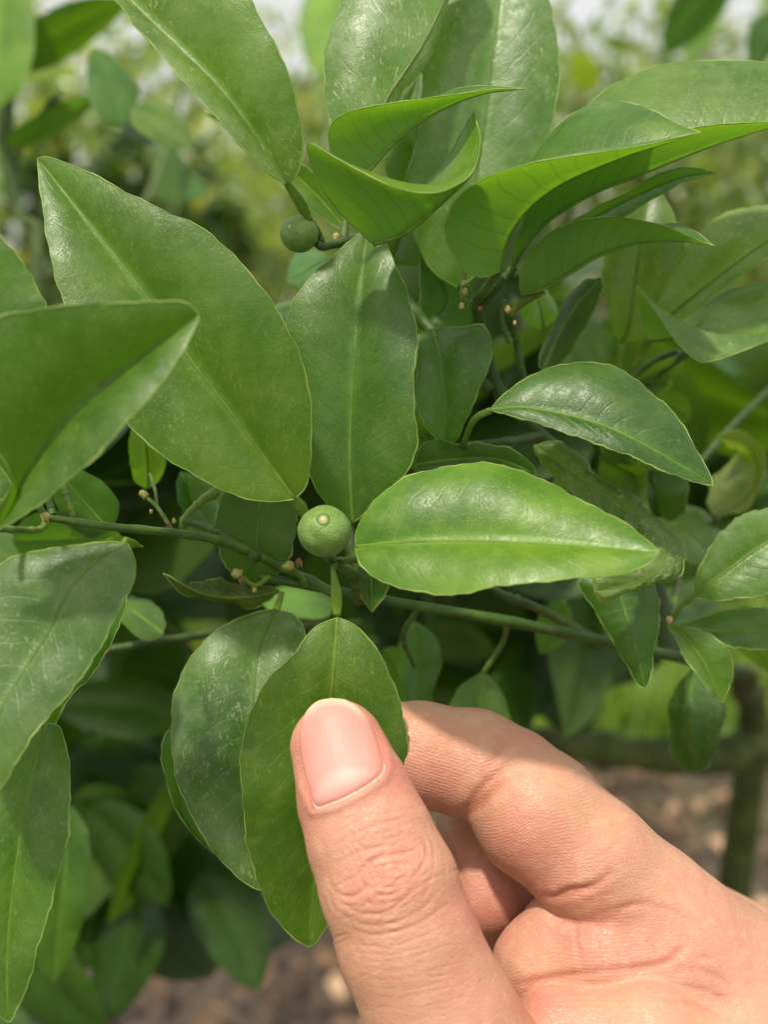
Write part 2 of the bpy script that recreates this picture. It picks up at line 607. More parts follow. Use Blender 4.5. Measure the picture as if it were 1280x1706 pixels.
def leaf_mesh(mid, left, right, d=(200, 200), cup=1.5, dl=0.0, dr=0.0, bulge=0.10, ser=0.30, nv=60, nu=9, wave=0.5, seed=0, puck=1.0):
    """world-space grids of a leaf from its midrib and two edges.  dl/dr: extra depth (mm) of the left/right edge"""
    rng = np.random.default_rng(seed + 77)
    nm = len(mid)
    m3 = []
    s = [0.0]
    for a, b in zip(mid[:-1], mid[1:]):
        s.append(s[-1] + math.hypot(b[0] - a[0], b[1] - a[1]))
    s = np.array(s) / s[-1]
    dm = [p[2] if len(p) > 2 else d[0] + (d[1] - d[0]) * t for p, t in zip(mid, s)]
    m3 = np.array([P(p[0], p[1], q) for p, q in zip(mid, dm)])
    ts = np.linspace(0, 1, nv)
    ts = ts * 0.85 + 0.15 * (0.5 - 0.5 * np.cos(np.pi * ts))
    M = spline(m3, nv, ts)

    def edge(pts, dd):
        q = [(mid[0][0], mid[0][1])] + list(pts) + [(mid[-1][0], mid[-1][1])]
        s = [0.0]
        for a, b in zip(q[:-1], q[1:]):
            s.append(s[-1] + math.hypot(b[0] - a[0], b[1] - a[1]))
        s = np.array(s) / s[-1]
        sm = np.array([0.0] + list(np.cumsum([math.hypot(b[0] - a[0], b[1] - a[1]) for a, b in zip(mid[:-1], mid[1:])])))
        sm /= sm[-1]
        w3 = []
        for i, (p, t) in enumerate(zip(q, s)):
            if i == 0:
                w3.append(m3[0]); continue
            if i == len(q) - 1:
                w3.append(m3[-1]); continue
            dep = p[2] if len(p) > 2 else np.interp(t, sm, dm) + (dd - cup) * math.sin(math.pi * t) ** 0.8
            w3.append(P(p[0], p[1], dep))
        return spline(np.array(w3), nv, ts)

    EL, ER = edge(left, dl), edge(right, dr)
    T = norm(np.gradient(M, axis=0))
    L = EL - M
    R = ER - M
    tt = ts
    for E, S in ((EL, L), (ER, R)):
        W = np.linalg.norm(S, axis=1)
        f = np.zeros(nv)
        for fr, am in ((9, 1.0), (19, 0.8), (37, 0.8)):
            f += am * np.sin(tt * fr * 2 * np.pi / 2 + rng.uniform(0, 6.3))
        out = norm(S)
        e = out * (f * ser * 0.001 * 0.45 * np.sin(np.pi * tt) ** 0.5)[:, None]
        S += e
    nL = norm(np.cross(T, L))
    nR = norm(np.cross(R, T))
    # smooth the half-leaf normals along the leaf so folds do not kink
    def sm(a):
        k = np.ones(7) / 7
        return norm(np.stack([np.convolve(np.pad(a[:, c], 3, 'edge'), k, 'valid') for c in range(3)], 1))
    nL[0] = nL[1]; nR[0] = nR[1]; nL[-1] = nL[-2]; nR[-1] = nR[-2]
    nL, nR = sm(nL), sm(nR)
    ss = np.linspace(0, 1, nu + 1)
    G = np.zeros((nv, 2 * nu + 1, 3))
    UV = np.zeros((nv, 2 * nu + 1, 2))
    ph = rng.uniform(0, 6.3, 4)
    for j, s_ in enumerate(ss):
        for side, (S, Nn) in enumerate(((L, nL), (R, nR))):
            W = np.linalg.norm(S, axis=1)
            prof = (bulge * 4 * s_ * (1 - s_)) * W
            und = wave * 0.001 * s_ * (np.sin(tt * 11 + ph[side] + 1.5 * s_) * 0.6 + np.sin(tt * 23 + ph[2 + side]) * 0.3) * np.sin(np.pi * tt)
            # shallow puckers between the side veins
            vp = np.sin((tt * 13 - 2.6 * s_ ** 1.2) * 2 * np.pi) * 0.00008 * puck * math.sin(math.pi * s_) * np.sin(np.pi * tt)
            pos = M + S * s_ + Nn * (prof + und + vp)[:, None]
            c = nu - j if side == 0 else nu + j
            G[:, c] = pos
            UV[:, c, 0] = 0.5 + (0.5 * s_ if side else -0.5 * s_)
            UV[:, c, 1] = tt
    return G, UV, M, T, norm(nL + nR)


LEAVES = []


def leaf(mid, left, right, tint=(1, 1, 1), dust=0.35, margin=True, rib=1.0, parent=None, label=None, petiole=None, **kw):
    kw.setdefault('seed', len(LEAVES) * 7)
    G, UV, M, T, N = leaf_mesh(mid, left, right, **kw)
    nv, nc = G.shape[:2]
    V = G.reshape(-1, 3)
    idx = np.arange(nv * nc).reshape(nv, nc)
    F = np.stack([idx[:-1, :-1], idx[:-1, 1:], idx[1:, 1:], idx[1:, :-1]], -1).reshape(-1, 4)
    o = mesh_obj('leaf', V, F, M_LEAF, uv=UV.reshape(-1, 2))
    in_shrub(o, parent)
    if parent is not None and parent is not SHRUB:
        o.matrix_parent_inverse = Matrix.Translation(-Vector(parent.location))
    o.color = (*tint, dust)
    if label:
        o['label'] = label
    LEAVES.append(o)
    if rib:
        k = np.linspace(0, 1, nv)
        r = (0.00036 * (1 - k) ** 0.8 + 0.00007) * rib
        q = tube('midrib', M[:-1] + N[:-1] * 0.00007, r[:-1], M_RIB, o, 6, 0.4)
        mt = max(tint)
        q.color = (1.15 * tint[0] / mt, 1.15 * tint[1] / mt, tint[2] / mt, 1)
    if margin:
        loop = np.vstack([G[:, 0], G[::-1, -1][1:]])
        tl = np.arange(len(loop))
        rl = 0.00011 * (1 + 0.35 * np.sin(tl * 0.37 + len(LEAVES)) + 0.35 * np.sin(tl * 0.91 + 2 * len(LEAVES)))
        q = tube('leaf_margin', loop, rl, M_MARGIN, o, 5)
    if petiole:
        pts = petiole['pts']
        n = len(pts)
        c = spline(np.array([P(*p) for p in pts]), 14)
        k = np.linspace(0, 1, 14)
        wd = np.interp(k, np.linspace(0, 1, len(petiole['w'])), petiole['w']) * 0.001
        q = tube('petiole', c, wd, M_RIB, o, 10, petiole.get('flat', 0.4))
        q.color = petiole.get('col', (1.15, 1.15, 0.9, 1))
    return o


# --- centre group
# broad leaf left of the fruit
leaf([(492, 832, 204), (430, 748, 202), (370, 668, 200), (310, 590, 199), (240, 490, 199), (150, 375, 200), (62, 264, 203)],
     [(455, 836), (400, 828), (330, 797), (270, 757), (215, 705), (150, 610), (105, 505), (85, 430), (70, 340)],
     [(514, 800), (519, 710), (506, 612), (475, 540), (430, 472), (380, 415), (340, 383), (270, 350), (200, 315), (130, 280), (80, 262)],
     dl=-7, dr=-5, cup=0, tint=(1.1, 1.1, 0.9), dust=0.35, label='broad glossy leaf left of the lower fruit',
     petiole=dict(pts=[(487, 828, 206), (505, 852, 207), (520, 880, 208)], w=[0.9, 1.3, 0.8, 0.5]))
# tall upright leaf
leaf([(588, 872, 214), (583, 760, 212), (587, 640, 211), (597, 520, 211), (608, 420, 214), (616, 368, 217)],
     [(560, 860), (520, 800), (495, 720), (478, 620), (476, 540), (500, 482), (545, 437), (590, 395)],
     [(625, 840), (672, 795), (694, 745), (693, 680), (690, 605), (696, 560), (682, 500), (662, 450), (640, 400)],
     dl=2, dr=-3, cup=3, tint=(0.85, 0.95, 1.0), dust=0.35, label='tall upright leaf above the lower fruit')
# bright leaf to the right
leaf([(592, 912, 196), (660, 905, 193), (760, 902, 190), (860, 905, 187), (980, 912, 184), (1098, 921, 181)],
     [(595, 880), (610, 850), (640, 820), (690, 790), (760, 776), (830, 776), (900, 796), (970, 833), (1040, 871), (1085, 905)],
     [(603, 945), (640, 970), (700, 985), (760, 989), (850, 975), (950, 966), (1030, 956), (1080, 940)],
     dl=9, dr=-6, cup=1, bulge=0.13, tint=(1.5, 1.55, 1.1), dust=0.15, label='bright yellow green leaf pointing right from the lower fruit')
# held leaf
leaf([(562, 1029, 203), (556, 1110, 202), (548, 1200, 204), (536, 1330, 206), (528, 1440, 209), (513, 1577, 213)],
     [(592, 1042), (630, 1085), (660, 1150), (678, 1225), (681, 1275), (672, 1340), (640, 1420), (600, 1480), (550, 1535), (528, 1568)],
     [(520, 1048), (492, 1088), (450, 1130), (420, 1180), (403, 1250), (403, 1330), (416, 1420), (441, 1500), (482, 1556)],
     dl=2, dr=-2, cup=1.5, tint=(1.15, 1.15, 0.8), dust=0.45, wave=0.7, label='drooping leaf pinched by the thumb',
     petiole=dict(pts=[(554, 945, 204), (560, 985, 204), (562, 1027, 205)], w=[0.35, 0.62, 1.02, 0.95, 0.6], flat=0.3, col=(1.5, 1.45, 1.2, 1)))
# leaf behind the held one
leaf([(460, 1014, 224), (432, 1085, 221), (422, 1160, 218), (422, 1260, 216), (430, 1380, 215), (438, 1482, 215)],
     [(495, 1028), (509, 1065), (515, 1120), (520, 1200), (515, 1300), (500, 1380), (470, 1450)],
     [(425, 1020), (370, 1045), (320, 1092), (291, 1160), (286, 1250), (305, 1330), (350, 1408), (395, 1460), (425, 1480)],
     dl=2, dr=0, cup=0, bulge=0.16, tint=(1.3, 1.25, 1.8), dust=1.0, wave=0.9, label='broad leaf, coloured as if sunlit, behind the held leaf',  # pale tint and full dust amount stand in for sunlight on the blade
     petiole=dict(pts=[(460, 1016, 214), (466, 1000, 214), (470, 985, 214)], w=[0.7, 0.6, 0.5]))
leaf([(400, 1120, 219), (330, 1250, 219), (300, 1340, 220), (355, 1421, 221)],
     [(430, 1200), (420, 1330), (390, 1400)], [(330, 1140), (272, 1235), (283, 1320), (318, 1385)],
     tint=(0.7, 0.9, 0.8), dust=0.1)

# --- left side
leaf([(-30, 892, 172), (5, 868, 172), (48, 785, 171), (110, 705, 169), (180, 640, 168), (250, 585, 167), (331, 524, 166)],
     [(-15, 860), (20, 800), (-20, 735), (-90, 660), (-70, 570), (0, 528), (70, 516), (130, 507), (190, 504), (260, 503), (310, 505)],
     [(10, 878), (50, 850), (100, 811), (180, 742), (230, 685), (265, 640), (300, 592), (328, 540)],
     dl=-8, dr=-6, cup=0, tint=(0.9, 1.0, 0.7), dust=0.5, label='near leaf folded along its midrib at the left edge')
leaf([(20, 640, 182), (-30, 500, 182), (-60, 380, 182), (-90, 250, 182)], [(-60, 600), (-120, 480), (-140, 350)],
     [(60, 590), (76, 520), (62, 480), (38, 440), (0, 388), (-50, 310)], tint=(0.9, 1, 0.8), dust=0.1)
leaf([(30, 835, 190), (10, 790, 190), (-50, 720, 190)], [(0, 832), (-40, 810), (-70, 770)], [(43, 822), (28, 782), (0, 745), (-30, 715)],
     tint=(0.9, 1, 0.9), dust=0.2, nv=24)
# lower left, large hanging
leaf([(212, 905, 186), (160, 935, 184), (115, 985, 182), (80, 1055, 181), (35, 1125, 179), (0, 1190, 177), (-25, 1320, 175)],
     [(224, 930), (221, 970), (192, 1030), (150, 1108), (100, 1170), (50, 1232), (5, 1310)],
     [(180, 903), (120, 908), (50, 920), (0, 940), (-60, 1010), (-90, 1130), (-60, 1240)],
     dl=-2, dr=3, cup=0, tint=(0.95, 1.0, 1.25), dust=0.75, label='large dusty leaf hanging at the lower left',
     petiole=dict(pts=[(205, 903, 187), (222, 908, 190), (235, 910, 196)], w=[1.0, 0.8, 0.5]))
leaf([(215, 900, 189), (195, 902, 188), (165, 906, 188)], [(200, 914), (180, 912)], [(205, 892), (180, 895)], margin=False, nv=16, dust=0.8, tint=(1.3, 1.2, 1.3), rib=0.5)
leaf([(200, 950, 200), (170, 1050, 200), (120, 1140, 202), (76, 1248, 204)], [(212, 985), (196, 1052), (160, 1112), (110, 1172), (85, 1235)],
     [(150, 1000), (100, 1080), (60, 1180)], tint=(0.65, 0.85, 0.6), dust=0.1)
leaf([(78, 1205, 192), (55, 1290, 191), (35, 1390, 190), (20, 1500, 190), (12, 1600, 190), (14, 1703, 190)],
     [(100, 1212), (114, 1262), (117, 1330), (106, 1420), (78, 1530), (52, 1622), (25, 1690)],
     [(40, 1225), (0, 1285), (-25, 1400), (-30, 1560), (-5, 1680)],
     cup=2, tint=(1.0, 1.1, 1.0), dust=0.4, label='long leaf hanging at the bottom left corner')
leaf([(95, 1320, 300), (110, 1420, 300), (100, 1520, 300), (90, 1640, 302)], [(140, 1370), (152, 1450), (130, 1560)], [(70, 1400), (60, 1500), (60, 1600)],
     tint=(0.7, 0.85, 0.8), dust=0.1, margin=False)

# --- top group
leaf([(480, 308, 202), (430, 232, 200), (370, 152, 200), (300, 82, 202), (235, 20, 205), (130, -80, 212)],
     [(470, 303), (445, 288), (398, 240), (345, 181), (290, 112), (230, 52), (190, 2), (120, -60)],
     [(493, 295), (503, 262), (502, 220), (491, 160), (470, 100), (440, 40), (405, -15), (300, -110), (200, -120)],
     dl=-5, dr=-6, cup=0, bulge=0.12, tint=(1.35, 1.3, 1.3), dust=0.9, label='large leaf leaning in from the top left above the upper fruit',  # tint and veil lightened to paint in sky light on the blade
     petiole=dict(pts=[(478, 306, 205), (498, 335, 207), (516, 368, 209)], w=[0.6, 0.9, 1.0, 0.5], flat=0.35))
leaf([(577, 383, 226), (520, 318, 226), (450, 258, 226), (400, 216, 226), (340, 188, 226)],
     [(560, 378), (510, 345), (460, 292), (410, 240), (370, 210)], [(568, 350), (540, 305), (500, 270), (455, 235), (400, 205)],
     tint=(1.3, 1.3, 1), dust=0.1, nv=30)
# boat shaped folded leaf
leaf([(622, 408, 203), (672, 392, 199), (715, 358, 196), (750, 327, 194), (786, 290, 195), (803, 242, 198), (790, 187, 203)],
     [(640, 370, 205), (680, 330, 207), (715, 305, 208), (745, 265, 209), (770, 220, 207)],
     [(600, 388, 203), (560, 348, 200), (527, 298, 196), (512, 239, 192), (560, 264, 190), (612, 292, 188), (660, 313, 187), (703, 322, 187), (742, 318, 188), (785, 290, 192), (800, 240, 197)],
     cup=0, bulge=0.06, ser=0.1, tint=(1.15, 1.2, 1), dust=0.1, wave=0.2, label='boat shaped leaf curling up above the tall leaf')
# pointed underside leaf above it
leaf([(600, 300, 204), (622, 277, 203), (660, 236, 202), (720, 192, 201), (795, 160, 200), (874, 149, 200)],
     [(640, 250, 208), (690, 190, 211), (740, 158, 210), (772, 146, 207), (820, 143, 203)],
     [(560, 270, 202), (547, 235, 200), (552, 208, 198), (575, 190, 197), (620, 178, 197), (700, 165, 197), (765, 157, 198), (820, 150, 199)],
     cup=0, bulge=0.08, ser=0.1, tint=(1.2, 1.25, 1), dust=0.1, wave=0.2, label='pale green underside of a pointed leaf at the top centre')
leaf([(610, 250, 214), (645, 165, 214), (680, 112, 215), (712, 60, 217), (745, -10, 220), (790, -120, 226)],
     [(560, 225), (544, 180), (540, 120), (549, 58), (572, -5), (640, -90), (720, -130)],
     [(640, 215), (668, 158), (703, 115), (730, 62), (752, -5), (800, -80)],
     dl=2, dr=4, cup=1, bulge=0.12, tint=(1.5, 1.4, 1.9), dust=1.0, label='shiny upright leaf at the top centre')  # pale tint and strong veil paint in the silvery sheen
leaf([(765, 482, 234), (775, 400, 232), (792, 300, 231), (808, 200, 231), (820, 100, 232), (833, -5, 235), (840, -110, 240)],
     [(720, 450), (690, 390), (672, 320), (695, 240), (700, 190), (706, 120), (713, 60), (738, -10), (780, -80)],
     [(810, 440), (850, 370), (890, 280), (920, 210), (931, 140), (928, 60), (910, -10), (880, -70)],
     dl=0, dr=0, cup=1, bulge=0.08, tint=(1.25, 1.25, 1.6), dust=1.0, label='large dusty upright leaf at the top, right of centre')  # dust streaks, with silvery sheen painted in by the pale veil
leaf([(700, 330, 240), (690, 270, 240), (680, 200, 240), (700, 120, 242)], [(655, 310), (640, 265), (645, 200)], [(720, 290), (730, 220), (725, 160)],
     tint=(0.8, .9, 1), dust=0.3, nv=24)
# big underside leaf at the right and its neighbours
leaf([(835, 452, 212), (845, 402, 209), (880, 350, 206), (940, 305, 203), (1040, 262, 199), (1110, 240, 197), (1168, 221, 195)],
     [(852, 370, 216), (868, 310, 220), (887, 266, 222), (917, 224, 222), (952, 193, 220), (990, 173, 216), (1030, 167, 211), (1085, 184, 204), (1130, 207, 199)],
     [(800, 462, 208), (762, 440, 203), (742, 386, 198), (756, 335, 194), (800, 300, 192), (862, 280, 190), (950, 262, 189), (1060, 245, 190), (1130, 229, 193)],
     cup=0, bulge=0.09, ser=0.15, tint=(1.15, 1.2, 1), dust=0.15, wave=0.3, label='large translucent underside of a folded leaf at the upper right')
leaf([(852, 455, 218), (872, 415, 217), (915, 368, 216), (985, 325, 214), (1060, 295, 213), (1130, 266, 212), (1210, 236, 212), (1290, 212, 212), (1370, 190, 212)],
     [(885, 340, 222), (930, 240, 227), (992, 164, 228), (1040, 130, 228), (1100, 109, 227), (1180, 102, 225), (1280, 107, 222), (1350, 140, 218)],
     [(860, 400, 214), (890, 330, 209), (950, 270, 206), (1050, 238, 204), (1165, 212, 204), (1220, 205, 205), (1285, 203, 207), (1340, 195, 210)],
     cup=0, bulge=0.08, ser=0.15, tint=(1.1, 1.15, 1.1), dust=0.5, wave=0.3, label='long folded leaf reaching the right edge at the top')
leaf([(868, 492, 219), (905, 482, 217), (950, 456, 215), (1000, 427, 213), (1060, 407, 212), (1130, 403, 211), (1190, 411, 210)],
     [(900, 440, 222), (950, 405, 223), (1020, 385, 222), (1090, 377, 219), (1130, 374, 216), (1165, 390, 213)],
     [(866, 460, 214), (872, 435, 212), (890, 410, 210), (925, 383, 208), (980, 365, 207), (1040, 362, 206), (1100, 375, 207), (1150, 395, 209)],
     cup=0, bulge=0.06, ser=0.1, tint=(1.0, 1.1, 1.1), dust=0.3, wave=0.2, label='arched leaf with its underside showing and a thin tip',
     petiole=dict(pts=[(905, 482, 218), (870, 505, 220), (848, 528, 222)], w=[1.0, 0.8, 0.5], col=(0.9, 0.75, 0.6, 1)))
leaf([(880, 432, 228), (940, 390, 228), (1010, 352, 227), (1080, 318, 226), (1140, 295, 225), (1195, 289, 225)],
     [(925, 385), (1000, 345), (1060, 310), (1112, 284), (1160, 281)], [(935, 410), (1000, 380), (1060, 352), (1100, 322), (1140, 303)],
     dl=0, dr=-5, tint=(1.1, 1.15, 1.5), dust=0.4, nv=34)
leaf([(1035, 573, 252), (1048, 540, 250), (1058, 470, 248), (1068, 400, 247), (1085, 310, 250)],
     [(1022, 550), (1008, 490), (1006, 420), (1020, 350), (1055, 315)], [(1072, 560), (1106, 510), (1125, 455), (1141, 405), (1127, 370), (1105, 325)],
     tint=(1.2, 1.1, 1.1), dust=0.7, cup=1, wave=1.0, label='upright leaf with yellowish blotches at the right',
     petiole=dict(pts=[(1035, 573, 252), (1033, 612, 252), (1030, 650, 254)], w=[0.8, 0.6, 0.5]))
leaf([(1108, 535, 244), (1150, 500, 241), (1200, 460, 238), (1280, 402, 236), (1390, 330, 236)],
     [(1098, 500), (1130, 430), (1170, 385), (1222, 352), (1280, 341), (1350, 330)], [(1130, 535), (1172, 510), (1230, 462), (1282, 427), (1350, 390)],
     dl=8, dr=-4, cup=0, tint=(1.5, 1.4, 1.5), dust=1.0, label='dusty leaf pointing up to the right edge')
leaf([(1078, 568, 232), (1110, 566, 231), (1145, 560, 230), (1210, 556, 229), (1285, 552, 229), (1370, 530, 230)],
     [(1090, 555, 235), (1115, 545, 237), (1150, 545, 238), (1182, 505, 239), (1232, 479, 239), (1290, 470, 238), (1340, 490, 235)],
     [(1071, 540, 229), (1059, 476, 226), (1096, 525, 222), (1130, 572, 221), (1160, 601, 221), (1185, 603, 222), (1225, 590, 223), (1290, 566, 225), (1340, 550, 227)],
     cup=0, bulge=0.05, ser=0.15, tint=(1.4, 1.4, 1.5), dust=0.6, wave=0.2, label='cupped leaf curling forward at the right edge',
     petiole=dict(pts=[(1082, 566, 232), (1060, 605, 236), (1040, 640, 240)], w=[0.9, 0.7, 0.6]))
leaf([(905, 618, 236), (930, 560, 236), (960, 510, 236), (1001, 463, 236)], [(898, 600), (915, 555), (940, 508), (970, 470)],
     [(930, 612), (958, 572), (985, 530), (1002, 485)], tint=(0.5, 0.6, 0.6), dust=0.1, cup=-3, nv=26)
# dark arched leaf
leaf([(815, 684, 210), (868, 680, 208), (940, 691, 206), (1010, 711, 204), (1080, 745, 203), (1140, 780, 203), (1187, 809, 204)],
     [(832, 665), (870, 634), (920, 612), (990, 606), (1050, 625), (1100, 665), (1140, 710), (1166, 760), (1185, 795)],
     [(850, 692), (900, 706), (960, 729), (1040, 756), (1100, 780), (1150, 802)],
     dl=5, dr=-3, cup=-1, tint=(0.7, 0.85, 0.75), dust=0.55, label='dark glossy arched leaf right of the tall leaf',
     petiole=dict(pts=[(818, 684, 210), (790, 700, 212), (772, 742, 216)], w=[0.7, 0.6, 0.5], col=(0.6, 0.7, 0.6, 1)))
# small drooping leaf
leaf([(722, 548, 224), (733, 600, 220), (740, 680, 220), (745, 746, 222)],
     [(765, 545), (805, 543), (820, 575), (815, 608), (800, 645), (780, 692), (765, 727)],
     [(697, 562), (696, 610), (694, 670), (708, 710), (730, 735)],
     cup=2, tint=(0.8, 0.95, 1.0), dust=0.7, nv=34, label='small leaf drooping beside the tall leaf')
# puckered curled leaf behind the bright leaf
leaf([(890, 742, 222), (955, 790, 220), (1040, 840, 217), (1108, 893, 214), (1100, 948, 211), (1045, 975, 209), (990, 985, 208)],
     [(930, 738), (1010, 800), (1085, 845), (1128, 900), (1124, 955), (1078, 972), (1040, 990), (1005, 1005)],
     [(900, 770), (960, 830), (1020, 870), (1060, 905), (1055, 930), (1020, 945), (988, 962)],
     cup=-2, ser=1.0, wave=2.6, puck=7, bulge=0.25, rib=0.4, tint=(1.25, 1.1, 1.1), dust=1.0, label='puckered curled leaf behind the tip of the bright leaf')
leaf([(1025, 955, 222), (1045, 1030, 220), (1062, 1090, 220), (1075, 1146, 221)], [(1075, 950), (1098, 1005), (1092, 1075), (1084, 1128)],
     [(965, 968), (1000, 1030), (1038, 1098), (1062, 1138)], tint=(0.75, 0.9, 1.0), dust=0.2, cup=-2, label='pointed leaf hanging below the curled leaf')
leaf([(1152, 996, 226), (1200, 960, 224), (1270, 910, 223), (1370, 850, 223)], [(1162, 955), (1187, 908), (1222, 868), (1280, 845), (1340, 835)],
     [(1200, 1000), (1282, 985), (1340, 930)], tint=(1.3, 1.3, 1.5), dust=0.8, dl=2, dr=-2, label='leaf at the right edge below the curly one',
     petiole=dict(pts=[(1152, 996, 226), (1135, 1010, 227), (1120, 1032, 228)], w=[0.6, 0.5, 0.5], col=(1, 1, .8, 1)))
leaf([(1112, 1040, 228), (1142, 1062, 226), (1176, 1110, 225), (1203, 1171, 225)], [(1150, 1045), (1200, 1068), (1222, 1105), (1216, 1145)],
     [(1125, 1065), (1150, 1105), (1180, 1150)], tint=(1.1, 1.15, 1), dust=0.3, dr=-3, nv=34, label='small pointed leaf hanging at the right edge')
leaf([(1115, 1042, 231), (1170, 1050, 230), (1230, 1052, 230), (1330, 1050, 231)], [(1150, 1035), (1200, 1020), (1282, 1014)],
     [(1160, 1064), (1220, 1077), (1285, 1079)], tint=(0.95, 1.05, 1), dust=0.3, dl=3, nv=30)
# rounded dark leaf behind the branch, others close in
leaf([(430, 790, 226), (432, 850, 225), (425, 920, 225), (418, 975, 226)], [(470, 800), (491, 845), (490, 905), (470, 950), (440, 970)],
     [(385, 810), (362, 850), (360, 895), (375, 940), (395, 963)], tint=(0.55, 0.65, 0.6), dust=0.1, label='rounded dark leaf between the branch and the lower fruit')
leaf([(465, 985, 224), (410, 995, 222), (340, 990, 221), (272, 955, 221)], [(430, 1008), (360, 1003), (300, 982)], [(430, 972), (360, 970), (310, 968)],
     tint=(0.9, 0.7, 0.6), dust=0.6, cup=-2, ser=0.5, wave=1.5, puck=5, nv=40, label='narrow browned leaf curled below the branch')
leaf([(610, 930, 226), (618, 965, 225), (620, 1019, 225)], [(650, 945), (645, 985)], [(595, 950), (600, 990)], tint=(0.6, 0.75, 0.6), dust=0.3, nv=22)
leaf([(690, 775, 222), (760, 765, 222), (830, 765, 222), (893, 790, 223)], [(710, 735), (760, 738), (840, 745), (882, 768)], [(720, 800), (790, 810), (860, 805)],
     tint=(0.6, 0.75, 0.8), dust=0.3, nv=26)
leaf([(700, 790, 226), (715, 765, 226), (700, 725, 226)], [(680, 770), (680, 740)], [(745, 770), (735, 738)], tint=(0.6, 0.8, 0.8), dust=0.2, nv=18)
leaf([(705, 545, 240), (745, 500, 240), (720, 440, 240), (702, 405, 241)], [(700, 500), (700, 450)], [(775, 545), (790, 500), (760, 450)], tint=(0.6, .8, .8), dust=0.2, nv=22)
leaf([(640, 440, 244), (660, 410, 244), (680, 360, 245)], [(655, 470), (640, 400)], [(700, 440), (720, 380)], tint=(0.7, .8, .9), dust=0.2, nv=18)


def quick(bx, by, tx, ty, w, d, tint=(1, 1, 1), tilt=0.0, bend=0.1, twist=0.0, dust=0.2, parent=None, nv=20, margin=False, dd=0.0, label=None, **kw):
    """an ovate leaf given by base, tip and half width in photograph pixels at distance d"""
    dx, dy = tx - bx, ty - by
    L = math.hypot(dx, dy)
    px, py = dy / L, -dx / L                 # left of the direction as seen on the picture
    ts = [0, 0.2, 0.4, 0.6, 0.8, 1.0]
    mid = [(bx + dx * t + px * bend * L * 4 * t * (1 - t) * 0.5, by + dy * t + py * bend * L * 4 * t * (1 - t) * 0.5, d + dd * (t - 0.5)) for t in ts]
    prof = [0.62, 0.97, 1.0, 0.80, 0.45]
    tp = [0.09, 0.28, 0.48, 0.70, 0.88]
    le, re = [], []
    for q, t in zip(prof, tp):
        cx = bx + dx * t + px * bend * L * 2 * t * (1 - t)
        cy_ = by + dy * t + py * bend * L * 2 * t * (1 - t)
        le.append((cx + px * w * q * (1 - twist), cy_ + py * w * q * (1 - twist), d + dd * (t - 0.5) - tilt * q))
        re.append((cx - px * w * q * (1 + twist), cy_ - py * w * q * (1 + twist), d + dd * (t - 0.5) + tilt * q))
    return leaf(mid, le, re, tint=tint, dust=dust, margin=margin, parent=parent, nv=nv, nu=5, label=label, **kw)


